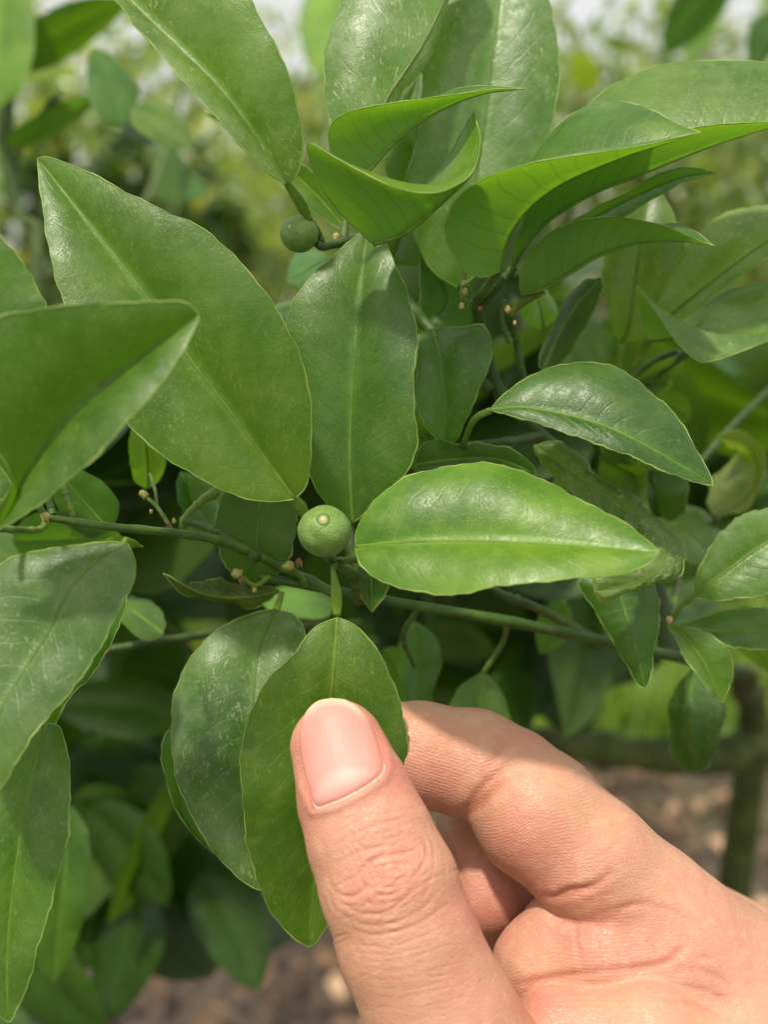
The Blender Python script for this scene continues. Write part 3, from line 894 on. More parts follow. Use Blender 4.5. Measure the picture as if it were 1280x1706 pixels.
Q = [
    (990, 150, 955, 85, 24, 600, (3.2, 2.2, 0.7), -14),
    (1060, 640, 1140, 600, 22, 258, (1.2, 1.2, 0.8), 5),
    (1150, 700, 1080, 655, 26, 275, (0.8, 0.9, 0.8), -6),
    (985, 700, 1060, 775, 30, 258, (0.9, 0.9, 0.9), 7),
    (1040, 850, 1085, 740, 30, 268, (1.3, 1.2, 1.2), 8),
    (1235, 1010, 1290, 1120, 30, 285, (1.2, 1.2, 1.0), 6),
    (940, 1000, 900, 1090, 28, 280, (0.7, 0.9, 0.8), -6),
    (640, 1080, 720, 1180, 34, 285, (0.8, 0.95, 0.8), 8),
    # bx by tx ty halfwidth depth tint tilt
    (246, 815, 232, 690, 30, 245, (1.3, 1.3, 1.0), 4),
    (185, 885, 90, 780, 46, 238, (0.7, 0.9, 0.8), -5),
    (155, 850, 250, 765, 40, 300, (0.6, 0.8, 0.6), 8),
    (360, 885, 300, 785, 32, 240, (0.7, 0.9, 0.9), 4),
    (360, 830, 300, 795, 25, 236, (0.8, 0.9, 1.2), -4),
    (70, 960, -60, 890, 45, 262, (1.2, 1.2, 1.3), 10),
    (20, 900, 200, 890, 50, 250, (0.7, .85, .9), 10),
    (548, 432, 478, 470, 34, 248, (1.0, 1.2, 1.9), 10),
    (520, 525, 450, 515, 22, 246, (1.0, 1.2, 1.8), 6),
    (272, 1058, 188, 1000, 30, 246, (0.9, 1, 0.9), 5),
    (690, 1035, 690, 1190, 36, 262, (0.6, 0.8, 0.6), 6),
    (790, 1270, 806, 1118, 55, 248, (1.0, 1.1, 1.2), 6),
    (1050, 1075, 790, 1190, 70, 330, (0.9, 1.0, 1.1), 14),
    (700, 1060, 830, 1090, 34, 300, (0.9, 1.0, 0.9), 8),
    (900, 1190, 1010, 1130, 50, 330, (0.6, .8, .8), 8),
    (845, 1110, 870, 1230, 45, 300, (0.6, .8, .7), -8),
    (560, 1010, 430, 1000, 30, 280, (1.0, 1.2, 1.2), 8),
    (1010, 610, 955, 515, 40, 290, (1.3, 1.4, 1.4), 10),
    (905, 548, 885, 470, 28, 250, (1.2, 1.4, 0.9), 6),
    (1270, 660, 1140, 560, 70, 360, (0.8, 1.0, 1.5), 12),
    (1190, 930, 1100, 845, 42, 280, (1.2, 1.3, 1.4), 8),
    (1190, 1050, 1090, 960, 50, 300, (0.9, 1.0, 1.1), 8),
    (1180, 905, 1100, 980, 30, 290, (0.9, 0.9, 0.7), -8),
    (1290, 780, 1180, 900, 60, 380, (0.5, .7, .8), 12),
    (1000, 760, 1090, 800, 40, 262, (1.2, 1.2, 1.2), 10),
    (860, 560, 830, 660, 40, 290, (0.7, 0.8, 0.7), -8),
    (1110, 600, 1060, 660, 30, 260, (1.2, 1.2, 0.7), -4),
    (560, -40, 530, 130, 55, 420, (2.2, 2.0, 3.0), 22),
    (1170, -60, 1150, 110, 30, 520, (1.6, 1.6, 2.4), 20),
    (1210, -40, 1110, 90, 40, 480, (0.6, .8, .9), -12),
    (1290, 20, 1255, 120, 26, 420, (0.6, .8, .8), 8),
    (690, 130, 740, 60, 50, 260, (0.5, .7, .7), 4),
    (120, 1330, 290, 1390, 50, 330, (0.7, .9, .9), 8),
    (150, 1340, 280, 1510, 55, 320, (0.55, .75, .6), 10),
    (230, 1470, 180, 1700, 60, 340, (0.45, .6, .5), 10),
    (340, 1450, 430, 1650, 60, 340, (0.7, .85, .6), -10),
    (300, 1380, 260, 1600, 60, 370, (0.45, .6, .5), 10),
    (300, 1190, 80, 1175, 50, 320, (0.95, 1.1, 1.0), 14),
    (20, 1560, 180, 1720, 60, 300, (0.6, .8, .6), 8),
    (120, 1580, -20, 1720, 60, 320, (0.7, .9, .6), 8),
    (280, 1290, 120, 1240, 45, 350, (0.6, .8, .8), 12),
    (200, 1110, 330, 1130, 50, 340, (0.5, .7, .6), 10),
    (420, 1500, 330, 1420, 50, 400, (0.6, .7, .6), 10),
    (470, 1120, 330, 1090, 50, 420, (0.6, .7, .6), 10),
]
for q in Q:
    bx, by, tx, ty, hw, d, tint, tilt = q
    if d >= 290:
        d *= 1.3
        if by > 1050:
            tint = tuple(0.72 * c for c in tint)  # low leaves farther back coloured darker in place of shade
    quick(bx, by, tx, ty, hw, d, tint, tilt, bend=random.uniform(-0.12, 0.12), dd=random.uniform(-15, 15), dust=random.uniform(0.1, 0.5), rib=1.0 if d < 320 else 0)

# curled, diseased leaves at the right
leaf([(1190, 862, 285), (1235, 838, 283), (1262, 800, 281), (1258, 758, 280), (1235, 735, 279), (1196, 726, 279)],
     [(1180, 832, 288), (1195, 792, 291), (1222, 765, 291), (1228, 752, 288), (1212, 742, 283)],
     [(1215, 856, 283), (1247, 846, 281), (1275, 800, 278), (1270, 752, 277), (1240, 722, 277), (1215, 718, 278)],
     cup=0, ser=0.6, wave=1.0, tint=(1.5, 1.1, 1.4), dust=1.0, nv=34, label='yellowed leaf curling over on itself at the right edge')
leaf([(1100, 775, 262), (1085, 810, 262), (1100, 850, 262), (1125, 862, 262)], [(1130, 775, 256), (1146, 810, 253), (1142, 850, 256)],
     [(1080, 790, 258), (1076, 825, 255), (1090, 858, 258)], cup=0, bulge=0.4, tint=(0.55, .75, .5), dust=0.2, nv=24, label='rounded dark leaf rolled inward behind the arched leaf')
leaf([(1160, 1108, 262), (1150, 1160, 253), (1150, 1220, 252), (1160, 1284, 262)], [(1182, 1125, 262), (1203, 1175, 267), (1200, 1235, 267), (1182, 1275, 265)],
     [(1146, 1125, 264), (1122, 1180, 270), (1118, 1240, 270), (1138, 1278, 266)], cup=0, bulge=0.12, tint=(0.8, 0.95, 0.7), dust=0.9, wave=1.2, puck=4, rib=0.4, nv=50,
     label='puckered rolled leaf hanging below the right branch')

# random inner leaves that fill the shrub behind, sharing a few meshes
TEMPL = []
for i in range(4):
    o = quick(640, 853 + 200, 640, 853 - 200, 95, 200, bend=[0.1, -0.1, 0.15, 0][i], tilt=[6, -5, 3, 8][i], dd=[0, 20, -20, 10][i], nv=18, rib=0)
    LEAVES.remove(o)
    m = o.data
    co = np.empty(len(m.vertices) * 3)
    m.vertices.foreach_get('co', co)
    co = co.reshape(-1, 3) - P(640, 853, 200)
    loc = np.stack([co @ RGT, co @ UPV, -(co @ FWD)], 1) / 0.0412     # unit length leaf, y = tip, z = face
    m.vertices.foreach_set('co', loc.astype(np.float32).ravel())
    m.update()
    bpy.data.objects.remove(o)
    TEMPL.append(m)


def free_leaf(p, d, n, L, tint, dust=0.2, parent=None):
    d = norm(d)
    n = norm(n - (n @ d) * d)
    s = np.cross(d, n)
    o = bpy.data.objects.new('leaf', random.choice(TEMPL))
    COL.objects.link(o)
    M = Matrix(((s[0], d[0], n[0], p[0]), (s[1], d[1], n[1], p[1]), (s[2], d[2], n[2], p[2]), (0, 0, 0, 1))) @ Matrix.Scale(L, 4)
    in_shrub(o, parent)
    if parent is not None and parent is not SHRUB:
        o.matrix_parent_inverse = Matrix.Translation(-Vector(parent.location))
    o.matrix_basis = M
    o.color = (*tint, dust)
    return o


FILL = [  # x0 y0 x1 y1 dmin dmax n flat
    (-150, 1000, 460, 1560, 420, 700, 44, 0),
    (620, 880, 1020, 1090, 380, 640, 24, 0),
    (1080, 560, 1420, 1020, 420, 700, 24, 0),
    (640, 380, 1000, 800, 330, 560, 18, 0),
    (-40, 620, 520, 930, 360, 650, 50, 1),  # flat leaves, mostly hidden, added to shade the interior below
    (600, 600, 1150, 930, 360, 620, 30, 1),  # likewise added as shading leaves on the right
]
for x0, y0, x1, y1, d0, d1, n, flat in FILL:
    for i in range(n):
        d = random.uniform(d0, d1)
        p = P(random.uniform(x0, x1), random.uniform(y0, y1), d)
        dr = norm(RNG.normal(size=3) + np.array([0, -0.2, -0.7]))
        nn = norm(RNG.normal(size=3) * (0.35 if flat else 0.7) + np.array([0, -0.3 if flat else -0.5, 0.9]))
        if flat:
            dr = norm(RNG.normal(size=3) + np.array([0, 0.1, -0.1]))
        g = random.uniform(0.35, 0.85)  # inner leaves tinted darker to stand in for interior shade
        free_leaf(p, dr, nn, random.uniform(0.07, 0.105), (g, g * 1.05, g * random.uniform(0.7, 1.3)), random.uniform(0, 0.5))


# ------------------------------------------------------------------ branches of the shrub
def branch(pts, r0, r1, col=(1, 1, 1), name='branch', mat=None, n=60):
    c = spline(np.array([P(*p) for p in pts]), n)
    k = np.linspace(0, 1, n)
    r = (r0 + (r1 - r0) * k) * 0.001
    r = r * (1 + 0.06 * np.sin(k * 37) + 0.05 * np.sin(k * 71 + 1))
    for c_ in RNG.uniform(0.08, 0.95, 3):
        r = r * (1 + 0.22 * np.exp(-((k - c_) / 0.022) ** 2))
    o = tube(name, c, r, mat or M_STEM, None, 12)
    in_shrub(o)
    o.color = (*col, 1)
    return o


branch([(1250, 1120, 330), (1120, 1092, 262), (980, 1062, 244), (820, 1030, 234), (700, 1010, 229), (560, 985, 226), (430, 960, 224)], 1.7, 0.85, (0.62, 0.85, 0.5))
branch([(560, 990, 226), (470, 945, 224), (380, 905, 218), (290, 888, 210), (180, 877, 202), (75, 862, 196)], 1.0, 0.65, (0.95, 1.15, 0.8))
branch([(430, 930, 220), (360, 885, 224), (300, 865, 226)], 1.0, 0.6, (0.8, 0.85, 0.7))
branch([(600, 1000, 228), (590, 960, 222), (555, 935, 208), (543, 922, 204)], 1.3, 0.8, (0.8, 0.9, 0.8))
branch([(560, 935, 209), (600, 930, 205), (596, 914, 198)], 0.7, 0.6, (1.2, 1.2, 1))
branch([(558, 938, 208), (556, 946, 204)], 0.55, 0.45, (1.4, 1.4, 1))
branch([(600, 1040, 330), (440, 1045, 280), (320, 1060, 262), (180, 1082, 255)], 1.3, 0.9, (0.6, 0.65, 0.5))
branch([(1060, 860, 270), (960, 780, 242), (890, 715, 234), (830, 650, 232), (805, 560, 228), (790, 500, 224)], 2.2, 1.0, (0.5, 0.6, 0.5))
branch([(1120, 1092, 280), (1085, 960, 282), (1040, 870, 276), (960, 780, 244)], 2.4, 2.0, (0.5, 0.6, 0.5))
branch([(890, 712, 236), (870, 620, 232), (855, 540, 226), (848, 520, 222)], 1.0, 0.6, (0.8, 0.95, 0.8))
branch([(850, 570, 226), (838, 540, 224), (840, 500, 222)], 0.7, 0.4, (1, 1.1, .9))
branch([(820, 650, 232), (740, 570, 232), (690, 520, 234), (640, 440, 232), (600, 400, 226), (565, 405, 216), (538, 412, 213), (528, 405, 212)], 1.6, 0.75, (0.6, 0.7, 0.55))
branch([(572, 405, 219), (574, 385, 220), (575, 372, 222)], 0.9, 0.5, (1, 1.1, .9))
branch([(516, 366, 210), (530, 385, 212), (540, 412, 214)], 0.5, 0.5, (1.3, 1.3, 1))
branch([(900, 725, 234), (850, 735, 228), (780, 742, 222), (770, 742, 218)], 1.0, 0.6, (0.7, .8, .6))
branch([(790, 505, 224), (810, 480, 217), (835, 440, 212)], 0.9, 0.7, (1.0, 1.1, .9))
branch([(800, 515, 225), (835, 470, 219), (858, 445, 217)], 0.8, 0.7, (0.9, 1.0, .9))
branch([(1085, 960, 282), (1130, 940, 276), (1118, 1035, 229)], 1.0, 0.6, (1, 1, .8))
branch([(1000, 720, 262), (1030, 650, 252), (1042, 625, 246)], 1.2, 0.8, (0.9, 1.1, .8))
branch([(1030, 650, 252), (1085, 605, 250), (1130, 585, 246)], 0.8, 0.6, (0.9, 1.1, .8))
branch([(1040, 660, 262), (1110, 610, 258), (1150, 585, 256)], 1.3, 1.0, (0.8, .9, .8))
branch([(760, 930, 234), (830, 985, 236), (900, 1015, 250), (985, 1062, 252)], 0.6, 1.2, (0.8, 0.9, .7))
branch([(75, 862, 196), (60, 830, 194), (48, 786, 176)], 0.6, 0.5, (1.1, 1.2, 1))
branch([(78, 868, 196), (65, 882, 192), (30, 882, 184), (-10, 880, 176)], 0.5, 0.5, (1.8, 1.7, 1.2))
branch([(122, 862, 200), (115, 840, 200), (103, 800, 203)], 0.5, 0.6, (1.8, 1.8, 1))
branch([(88, 858, 197), (80, 830, 198), (66, 800, 200)], 0.7, 0.6, (0.8, 1, .8))
branch([(285, 880, 214), (262, 845, 217), (243, 828, 218)], 0.4, 0.35, (1.8, 1.8, 1))
branch([(262, 845, 218), (258, 815, 222), (250, 790, 240)], 0.3, 0.3, (1.8, 1.8, 1))
branch([(302, 885, 214), (305, 865, 214), (335, 835, 216), (360, 818, 218)], 0.4, 0.9, (1.9, 1.8, 1.2))
branch([(450, 960, 222), (425, 975, 221), (402, 960, 220)], 0.5, 0.4, (1.8, 1.8, 1))
branch([(510, 975, 224), (500, 960, 222), (487, 945, 220)], 0.5, 0.45, (1.6, 1.6, 1))
branch([(778, 505, 222), (770, 490, 221), (775, 455, 221)], 0.45, 0.4, (1.8, 1.8, 1))
branch([(1195, 862, 285), (1180, 900, 290), (1175, 940, 294)], 0.8, 0.8, (1, 1, .8))
branch([(845, 1034, 235), (838, 1070, 246), (806, 1120, 249)], 0.5, 0.6, (1.3, 1.3, 1))
branch([(1060, 860, 268), (1000, 760, 266), (985, 700, 258), (1000, 640, 256)], 0.8, 0.5, (0.8, 0.9, .7))
branch([(960, 780, 244), (905, 800, 246), (860, 770, 250)], 0.7, 0.4, (0.8, 0.9, .7))
branch([(700, 1010, 230), (672, 1060, 240), (690, 1110, 262)], 0.6, 0.4, (0.9, 1.0, .7))
branch([(1340, 600, 340), (1240, 690, 320), (1140, 800, 292), (1080, 870, 282)], 0.8, 0.8, (0.5, 0.65, .4))
branch([(150, 980, 250), (240, 1010, 262), (330, 1100, 300), (380, 1180, 340)], 0.9, 0.6, (0.6, 0.7, .5))
# heavy limbs and trunk behind
branch([(1300, 1225, 640), (1180, 1262, 620), (1020, 1250, 600), (860, 1225, 580), (780, 1180, 560)], 11, 6, name='branch', mat=M_BARK)
g = np.array([0.19, 0.62, -0.02])
tr = spline(np.array([g, [0.195, 0.625, 0.35], [0.20, 0.62, 0.72], P(1255, 1230, 640), P(1240, 1150, 560), P(1250, 1120, 330)]), 40)
o = tube('trunk', tr, np.interp(np.linspace(0, 1, 40), [0, 0.6, 0.8, 1], [0.016, 0.011, 0.007, 0.0027]), M_BARK, None, 14)
in_shrub(o)


# ------------------------------------------------------------------ fruits, buds
def ball(name, c, r, mat, parent, seg=48, squash=0.96):
    bm = bmesh.new()
    bmesh.ops.create_uvsphere(bm, u_segments=seg, v_segments=seg // 2, radius=r)
    for v in bm.verts:
        q = v.co / r
        v.co *= 1 + 0.012 * math.sin(q.x * 5 + 1) * math.cos(q.y * 4) + 0.008 * math.sin(q.z * 9 + q.x * 6)
        if seg < 20:
            v.co *= 1 + 0.22 * math.sin(q.x * 7 + c[0] * 900) * math.sin(q.y * 8 + c[2] * 900) + 0.15 * math.sin(q.z * 11 + c[0] * 500)
        v.co.z *= squash
    me = bpy.data.meshes.new(name)
    bm.to_mesh(me)
    bm.free()
    for p_ in me.polygons:
        p_.use_smooth = True
    me.materials.append(mat)
    o = bpy.data.objects.new(name, me)
    COL.objects.link(o)
    if parent is SHRUB:
        in_shrub(o)
    else:
        o.parent = parent
    o.location = c
    return o


def fruit(px, py, d, rpx, sx, sy, label):
    c = P(px, py, d)
    r = rpx * d / FPX / 1000
    f = ball('fruit', Vector(c), r, M_FRUIT, SHRUB, 64)
    f['label'] = label
    s = P(sx, sy, d - rpx * d / FPX) - c
    s = norm(s) * r * 0.975
    bm = bmesh.new()
    bmesh.ops.create_cone(bm, cap_ends=True, segments=16, radius1=r * 0.15, radius2=r * 0.10, depth=r * 0.10)
    bmesh.ops.bevel(bm, geom=bm.edges[:], offset=r * 0.03, segments=2, affect='EDGES')
    me = bpy.data.meshes.new('style_scar')
    bm.to_mesh(me)
    bm.free()
    me.materials.append(M_SCAR)
    q = bpy.data.objects.new('style_scar', me)
    COL.objects.link(q)
    q.parent = f
    q.location = Vector(s)
    q.rotation_euler = Vector(s).to_track_quat('Z', 'Y').to_euler()
    # ring of darker rind about the scar
    bm = bmesh.new()
    bmesh.ops.create_cone(bm, cap_ends=True, segments=20, radius1=r * 0.28, radius2=r * 0.19, depth=r * 0.05)
    me = bpy.data.meshes.new('rind_collar')
    bm.to_mesh(me)
    bm.free()
    me.materials.append(M_RIB)
    q = bpy.data.objects.new('rind_collar', me)
    COL.objects.link(q)
    q.parent = f
    q.location = Vector(s * 0.985)
    q.rotation_euler = Vector(s).to_track_quat('Z', 'Y').to_euler()
    return f


fruit(541, 885, 200, 45, 538, 862, 'round green young fruit above the held leaf')
fruit(499, 390, 211, 32, 480, 376, 'smaller dark green young fruit near the top')


def bud(px, py, d, r, mat, dirpx=(0, 1)):
    c = Vector(P(px, py, d))
    o = ball('bud', c, r * 0.001, mat, SHRUB, 14, 1.3)
    a = math.atan2(-dirpx[1], dirpx[0])
    o.rotation_euler = (0, -a + math.pi / 2, 0)
    # calyx teeth
    V, F = [], []
    for i in range(5):
        t = i * 2 * math.pi / 5
        rr = r * 0.001
        for q, z in ((t - 0.4, -0.6), (t + 0.4, -0.6), (t, 1.5)):
            k = 0.95 if z < 0 else 1.15
            V.append((math.cos(q) * rr * k, math.sin(q) * rr * k, z * rr))
        F.append((i * 3, i * 3 + 1, i * 3 + 2))
    mesh_obj('calyx', V, F, M_BUD, o)
    return o


for b in ((240, 824, 218, 0.9, M_BUD, (-1, -1)), (395, 955, 219, 1.0, M_BUD, (-1, 0.4)), (402, 966, 219, 0.6, M_BROWN), (424, 982, 221, 0.6, M_BUD),
          (481, 943, 219, 1.05, M_BUD, (-1, 0.2)), (498, 938, 221, 0.8, M_BROWN), (281, 882, 213, 0.9, M_BROWN), (290, 868, 214, 0.5, M_BUD),
          (75, 862, 195, 0.9, M_BUD), (773, 472, 220, 0.55, M_SCAR), (775, 486, 220, 0.65, M_SCAR), (769, 510, 220, 0.6, M_SCAR), (800, 514, 221, 0.5, M_BROWN),
          (846, 516, 221, 0.7, M_SCAR), (858, 538, 222, 0.4, M_SCAR), (560, 396, 216, 0.8, M_BUD), (1116, 1033, 228, 0.8, M_SCAR), (1071, 593, 240, 0.5, M_SCAR),
          (252, 852, 217, 0.4, M_BUD)):
    bud(b[0], b[1], b[2], b[3] * 0.8, *b[4:])

# ------------------------------------------------------------------ neighbouring sapling, out of focus at the upper left
SAP = empty('citrus_sapling', (-0.21, 0.46, 0.0), 'blurred young citrus sapling with a slim stem at the upper left', 'sapling')
sp = spline(np.array([[-0.21, 0.46, -0.02], [-0.19, 0.45, 0.6], P(60, 520, 460), P(20, 370, 455), P(2, 260, 450), P(18, 160, 450), P(30, 60, 450), P(60, -200, 460)]), 40)
o = tube('stem', sp, np.linspace(0.008, 0.0022, 40), M_STEM, None, 12)
o.color = (0.9, 0.9, 0.8, 1)
o.parent = SAP
o.matrix_parent_inverse = Matrix.Translation(-Vector(SAP.location))
SL = [
    (0, 180, 15, -120, 58, 430, (1.5, 1.5, 0.9), -10),
    (15, 115, 215, 0, 42, 440, (0.75, 0.8, 0.5), 10),
    (8, 240, 170, 150, 22, 445, (0.9, 1.0, 1.2), 12),
    (205, 210, 155, 80, 40, 380, (0.8, 0.95, 0.8), 8),
    (218, 180, 322, 248, 32, 340, (1.7, 1.4, 2.0), -10),
    (270, 230, 200, 180, 30, 400, (0.5, .6, .5), 8),
    (20, 320, -80, 250, 40, 460, (0.9, 1, 0.8), 8),
    (290, 340, 270, 230, 30, 560, (0.7, 0.8, 0.8), 8),
    (270, 300, 350, 320, 24, 600, (0.8, 1.0, 1.2), -8),
]
for bx, by, tx, ty, hw, d, tint, tilt in SL:
    quick(bx, by, tx, ty, hw, d, tint, tilt, bend=random.uniform(-.1, .1), parent=SAP, rib=0, dd=15)
for pts in ([(20, 330, 455), (30, 250, 452), (70, 190, 448), (100, 160, 445)], [(15, 250, 455), (20, 160, 448), (40, 110, 441)],
            [(60, 480, 460), (240, 340, 520), (300, 150, 560), (330, 60, 580)]):
    o = tube('twig', spline(np.array([P(*p) for p in pts]), 14), 0.0016, M_STEM, None, 8)
    o.parent = SAP
    o.matrix_parent_inverse = Matrix.Translation(-Vector(SAP.location))

# ------------------------------------------------------------------ the hand: one continuous surface from a smooth distance field
def C3(px, py, d):
    return np.array([(px - 640) / FPX * d, (853 - py) / FPX * d, d])


def cam_to_world(q):
    return CAM + (q[:, :1] * RGT + q[:, 1:2] * UPV + q[:, 2:3] * FWD) / 1000.0


def smin(a, b, k):
    h = np.clip(0.5 + 0.5 * (b - a) / k, 0, 1)
    return b + (a - b) * h - k * h * (1 - h)


def chain(p, nodes, flat=1.0, k=2.0):
    """union of tapered capsules through nodes (px, py, depth, radius px)"""
    out = None
    for a, b in zip(nodes[:-1], nodes[1:]):
        A, B = C3(*a[:3]), C3(*b[:3])
        ra, rb = a[3] * a[2] / FPX, b[3] * b[2] / FPX
        ba = (B - A).astype(np.float32)
        pa = p - A.astype(np.float32)
        s = np.array([1, 1, flat], np.float32)
        pa_, ba_ = pa * s, ba * s
        h = np.clip((pa_ @ ba_) / float(ba_ @ ba_), 0, 1)
        dd = np.linalg.norm(pa_ - h[..., None] * ba_, axis=-1) - (ra + (rb - ra) * h)
        out = dd if out is None else smin(out, dd, k)
    return out


THUMB = [(563, 1243, 195.5, 77), (592, 1330, 192, 95), (618, 1400, 190, 104), (648, 1475, 188.5, 113), (680, 1570, 188, 116), (742, 1710, 188, 127), (815, 1850, 190, 150), (930, 2010, 196, 185)]
INDEX1 = [(600, 1248, 214.5, 76), (700, 1257, 214.5, 86), (790, 1272, 215, 89), (850, 1300, 213, 90)]
INDEX2 = [(850, 1305, 213, 90), (893, 1352, 210.5, 105), (985, 1432, 209, 103), (1080, 1520, 210, 110), (1192, 1640, 214, 138), (1340, 1790, 220, 170)]
WEB = [(930, 1543, 209.5, 58), (907, 1607, 209, 80), (1010, 1592, 206, 90), (1120, 1625, 205, 100), (1250, 1740, 207, 150)]
LOW = [(935, 1722, 199, 82), (1080, 1728, 197, 100), (1220, 1800, 200, 150), (1180, 1980, 205, 210)]
MIDDLE1 = [(1290, 1650, 240, 120), (1120, 1540, 242, 95), (900, 1385, 241, 82), (850, 1370, 238, 78)]
MIDDLE2 = [(845, 1370, 237, 76), (800, 1400, 228, 74), (812, 1488, 224, 70), (835, 1560, 232, 62)]
RING1 = [(1260, 1740, 255, 118), (1080, 1620, 262, 92), (880, 1480, 264, 80)]
RING2 = [(880, 1480, 264, 80), (760, 1440, 247, 72), (790, 1540, 240, 66), (850, 1600, 243, 60)]
LITTLE1 = [(1250, 1850, 268, 110), (1060, 1720, 278, 82), (930, 1640, 280, 68)]
LITTLE2 = [(930, 1640, 280, 68), (850, 1620, 266, 62), (880, 1700, 258, 56)]
PALM = [(1330, 1800, 228, 170), (1240, 1950, 232, 215), (1420, 2120, 245, 225), (1650, 2350, 262, 215)]


def hand_sdf(p):
    """p (...,3) camera mm"""
    x = p[..., 0]
    t = chain(p, THUMB, 1.18, 1.5)
    i = smin(chain(p, INDEX1, 1.0, 1.5), chain(p, INDEX2, 1.0, 2.0), 1.1)
    wv = np.clip((x - 34) / 26, 0, 1)
    kk = 0.7 + 11 * wv ** 1.5
    b = smin(i, chain(p, WEB, 1.0, 3), kk)
    b = smin(b, chain(p, LOW, 1.0, 3), 0.8 + 9 * np.clip((x - 50) / 26, 0, 1) ** 1.4)
    pl = chain(p, PALM, 1.0, 12)
    b = smin(b, pl, 9.0)
    m = smin(chain(p, MIDDLE1, 1, 2), chain(p, MIDDLE2, 1, 2), 1.4)
    b = smin(b, m, 0.6 + 9 * np.clip((x - 62) / 20, 0, 1))
    r = smin(chain(p, RING1, 1, 2), chain(p, RING2, 1, 2), 1.4)
    b = smin(b, r, 0.6 + 9 * np.clip((x - 66) / 20, 0, 1))
    l = smin(chain(p, LITTLE1, 1, 2), chain(p, LITTLE2, 1, 2), 1.4)
    b = smin(b, l, 0.6 + 9 * np.clip((x - 70) / 20, 0, 1))
    y = p[..., 1]
    kt = 0.7 + 9 * np.clip((-86 - y) / 22, 0, 1)
    return smin(b, t, kt)


def surface_nets(h, lo, hi):
    xs = [np.arange(lo[k], hi[k] + h, h, dtype=np.float32) for k in range(3)]
    n = [len(a) for a in xs]
    S = np.empty(n, np.float32)
    YZ = np.stack(np.meshgrid(xs[1], xs[2], indexing='ij'), -1)
    for i0 in range(0, n[0], 16):
        xx = xs[0][i0:i0 + 16]
        p = np.empty((len(xx),) + YZ.shape[:2] + (3,), np.float32)
        p[..., 0] = xx[:, None, None]
        p[..., 1:] = YZ[None]
        S[i0:i0 + 16] = hand_sdf(p)
    neg = S < 0
    # cells with a sign change
    c = np.zeros([a - 1 for a in n], np.int8)
    for dx in (0, 1):
        for dy in (0, 1):
            for dz in (0, 1):
                c += neg[dx:n[0] - 1 + dx, dy:n[1] - 1 + dy, dz:n[2] - 1 + dz]
    act = (c > 0) & (c < 8)
    idx = -np.ones(act.shape, np.int64)
    ci = np.argwhere(act)
    idx[act] = np.arange(len(ci))
    acc = np.zeros((len(ci), 3)); cnt = np.zeros(len(ci))
    offs = [(a, b, d) for a in (0, 1) for b in (0, 1) for d in (0, 1)]
    for a in offs:
        for ax in range(3):
            if a[ax] == 0:
                b = list(a); b[ax] = 1
                s0 = S[ci[:, 0] + a[0], ci[:, 1] + a[1], ci[:, 2] + a[2]]
                s1 = S[ci[:, 0] + b[0], ci[:, 1] + b[1], ci[:, 2] + b[2]]
                m = (s0 < 0) != (s1 < 0)
                t = np.where(m, s0 / np.where(m, s0 - s1, 1), 0)
                pos = np.array(a, float)[None].repeat(len(ci), 0)
                pos[:, ax] += t
                acc[m] += pos[m]; cnt[m] += 1
    V = (ci + acc / cnt[:, None]) * h + np.array(lo)
    F = []
    for ax in range(3):
        sl0 = [slice(1, -1)] * 3; sl0[ax] = slice(0, -1)
        sl1 = [slice(1, -1)] * 3; sl1[ax] = slice(1, None)
        a = neg[tuple(sl0)]; b = neg[tuple(sl1)]
        e = np.argwhere(a != b)
        sgn = a[a != b]
        e = e + 1
        e[:, ax] -= 1
        u, v = (ax + 1) % 3, (ax + 2) % 3
        q = []
        for du, dv in ((-1, -1), (0, -1), (0, 0), (-1, 0)):
            f = e.copy(); f[:, u] += du; f[:, v] += dv
            q.append(idx[f[:, 0], f[:, 1], f[:, 2]])
        q = np.stack(q, 1)
        q[~sgn] = q[~sgn][:, ::-1]
        F.append(q)
    F = np.vstack(F)
    F = F[(F >= 0).all(1)]
    return V, F


def sdf_grad(q, e=0.15):
    g = np.empty_like(q)
    for k in range(3):
        d = np.zeros(3); d[k] = e
        g[:, k] = hand_sdf(q + d) - hand_sdf(q - d)
    return norm(g)


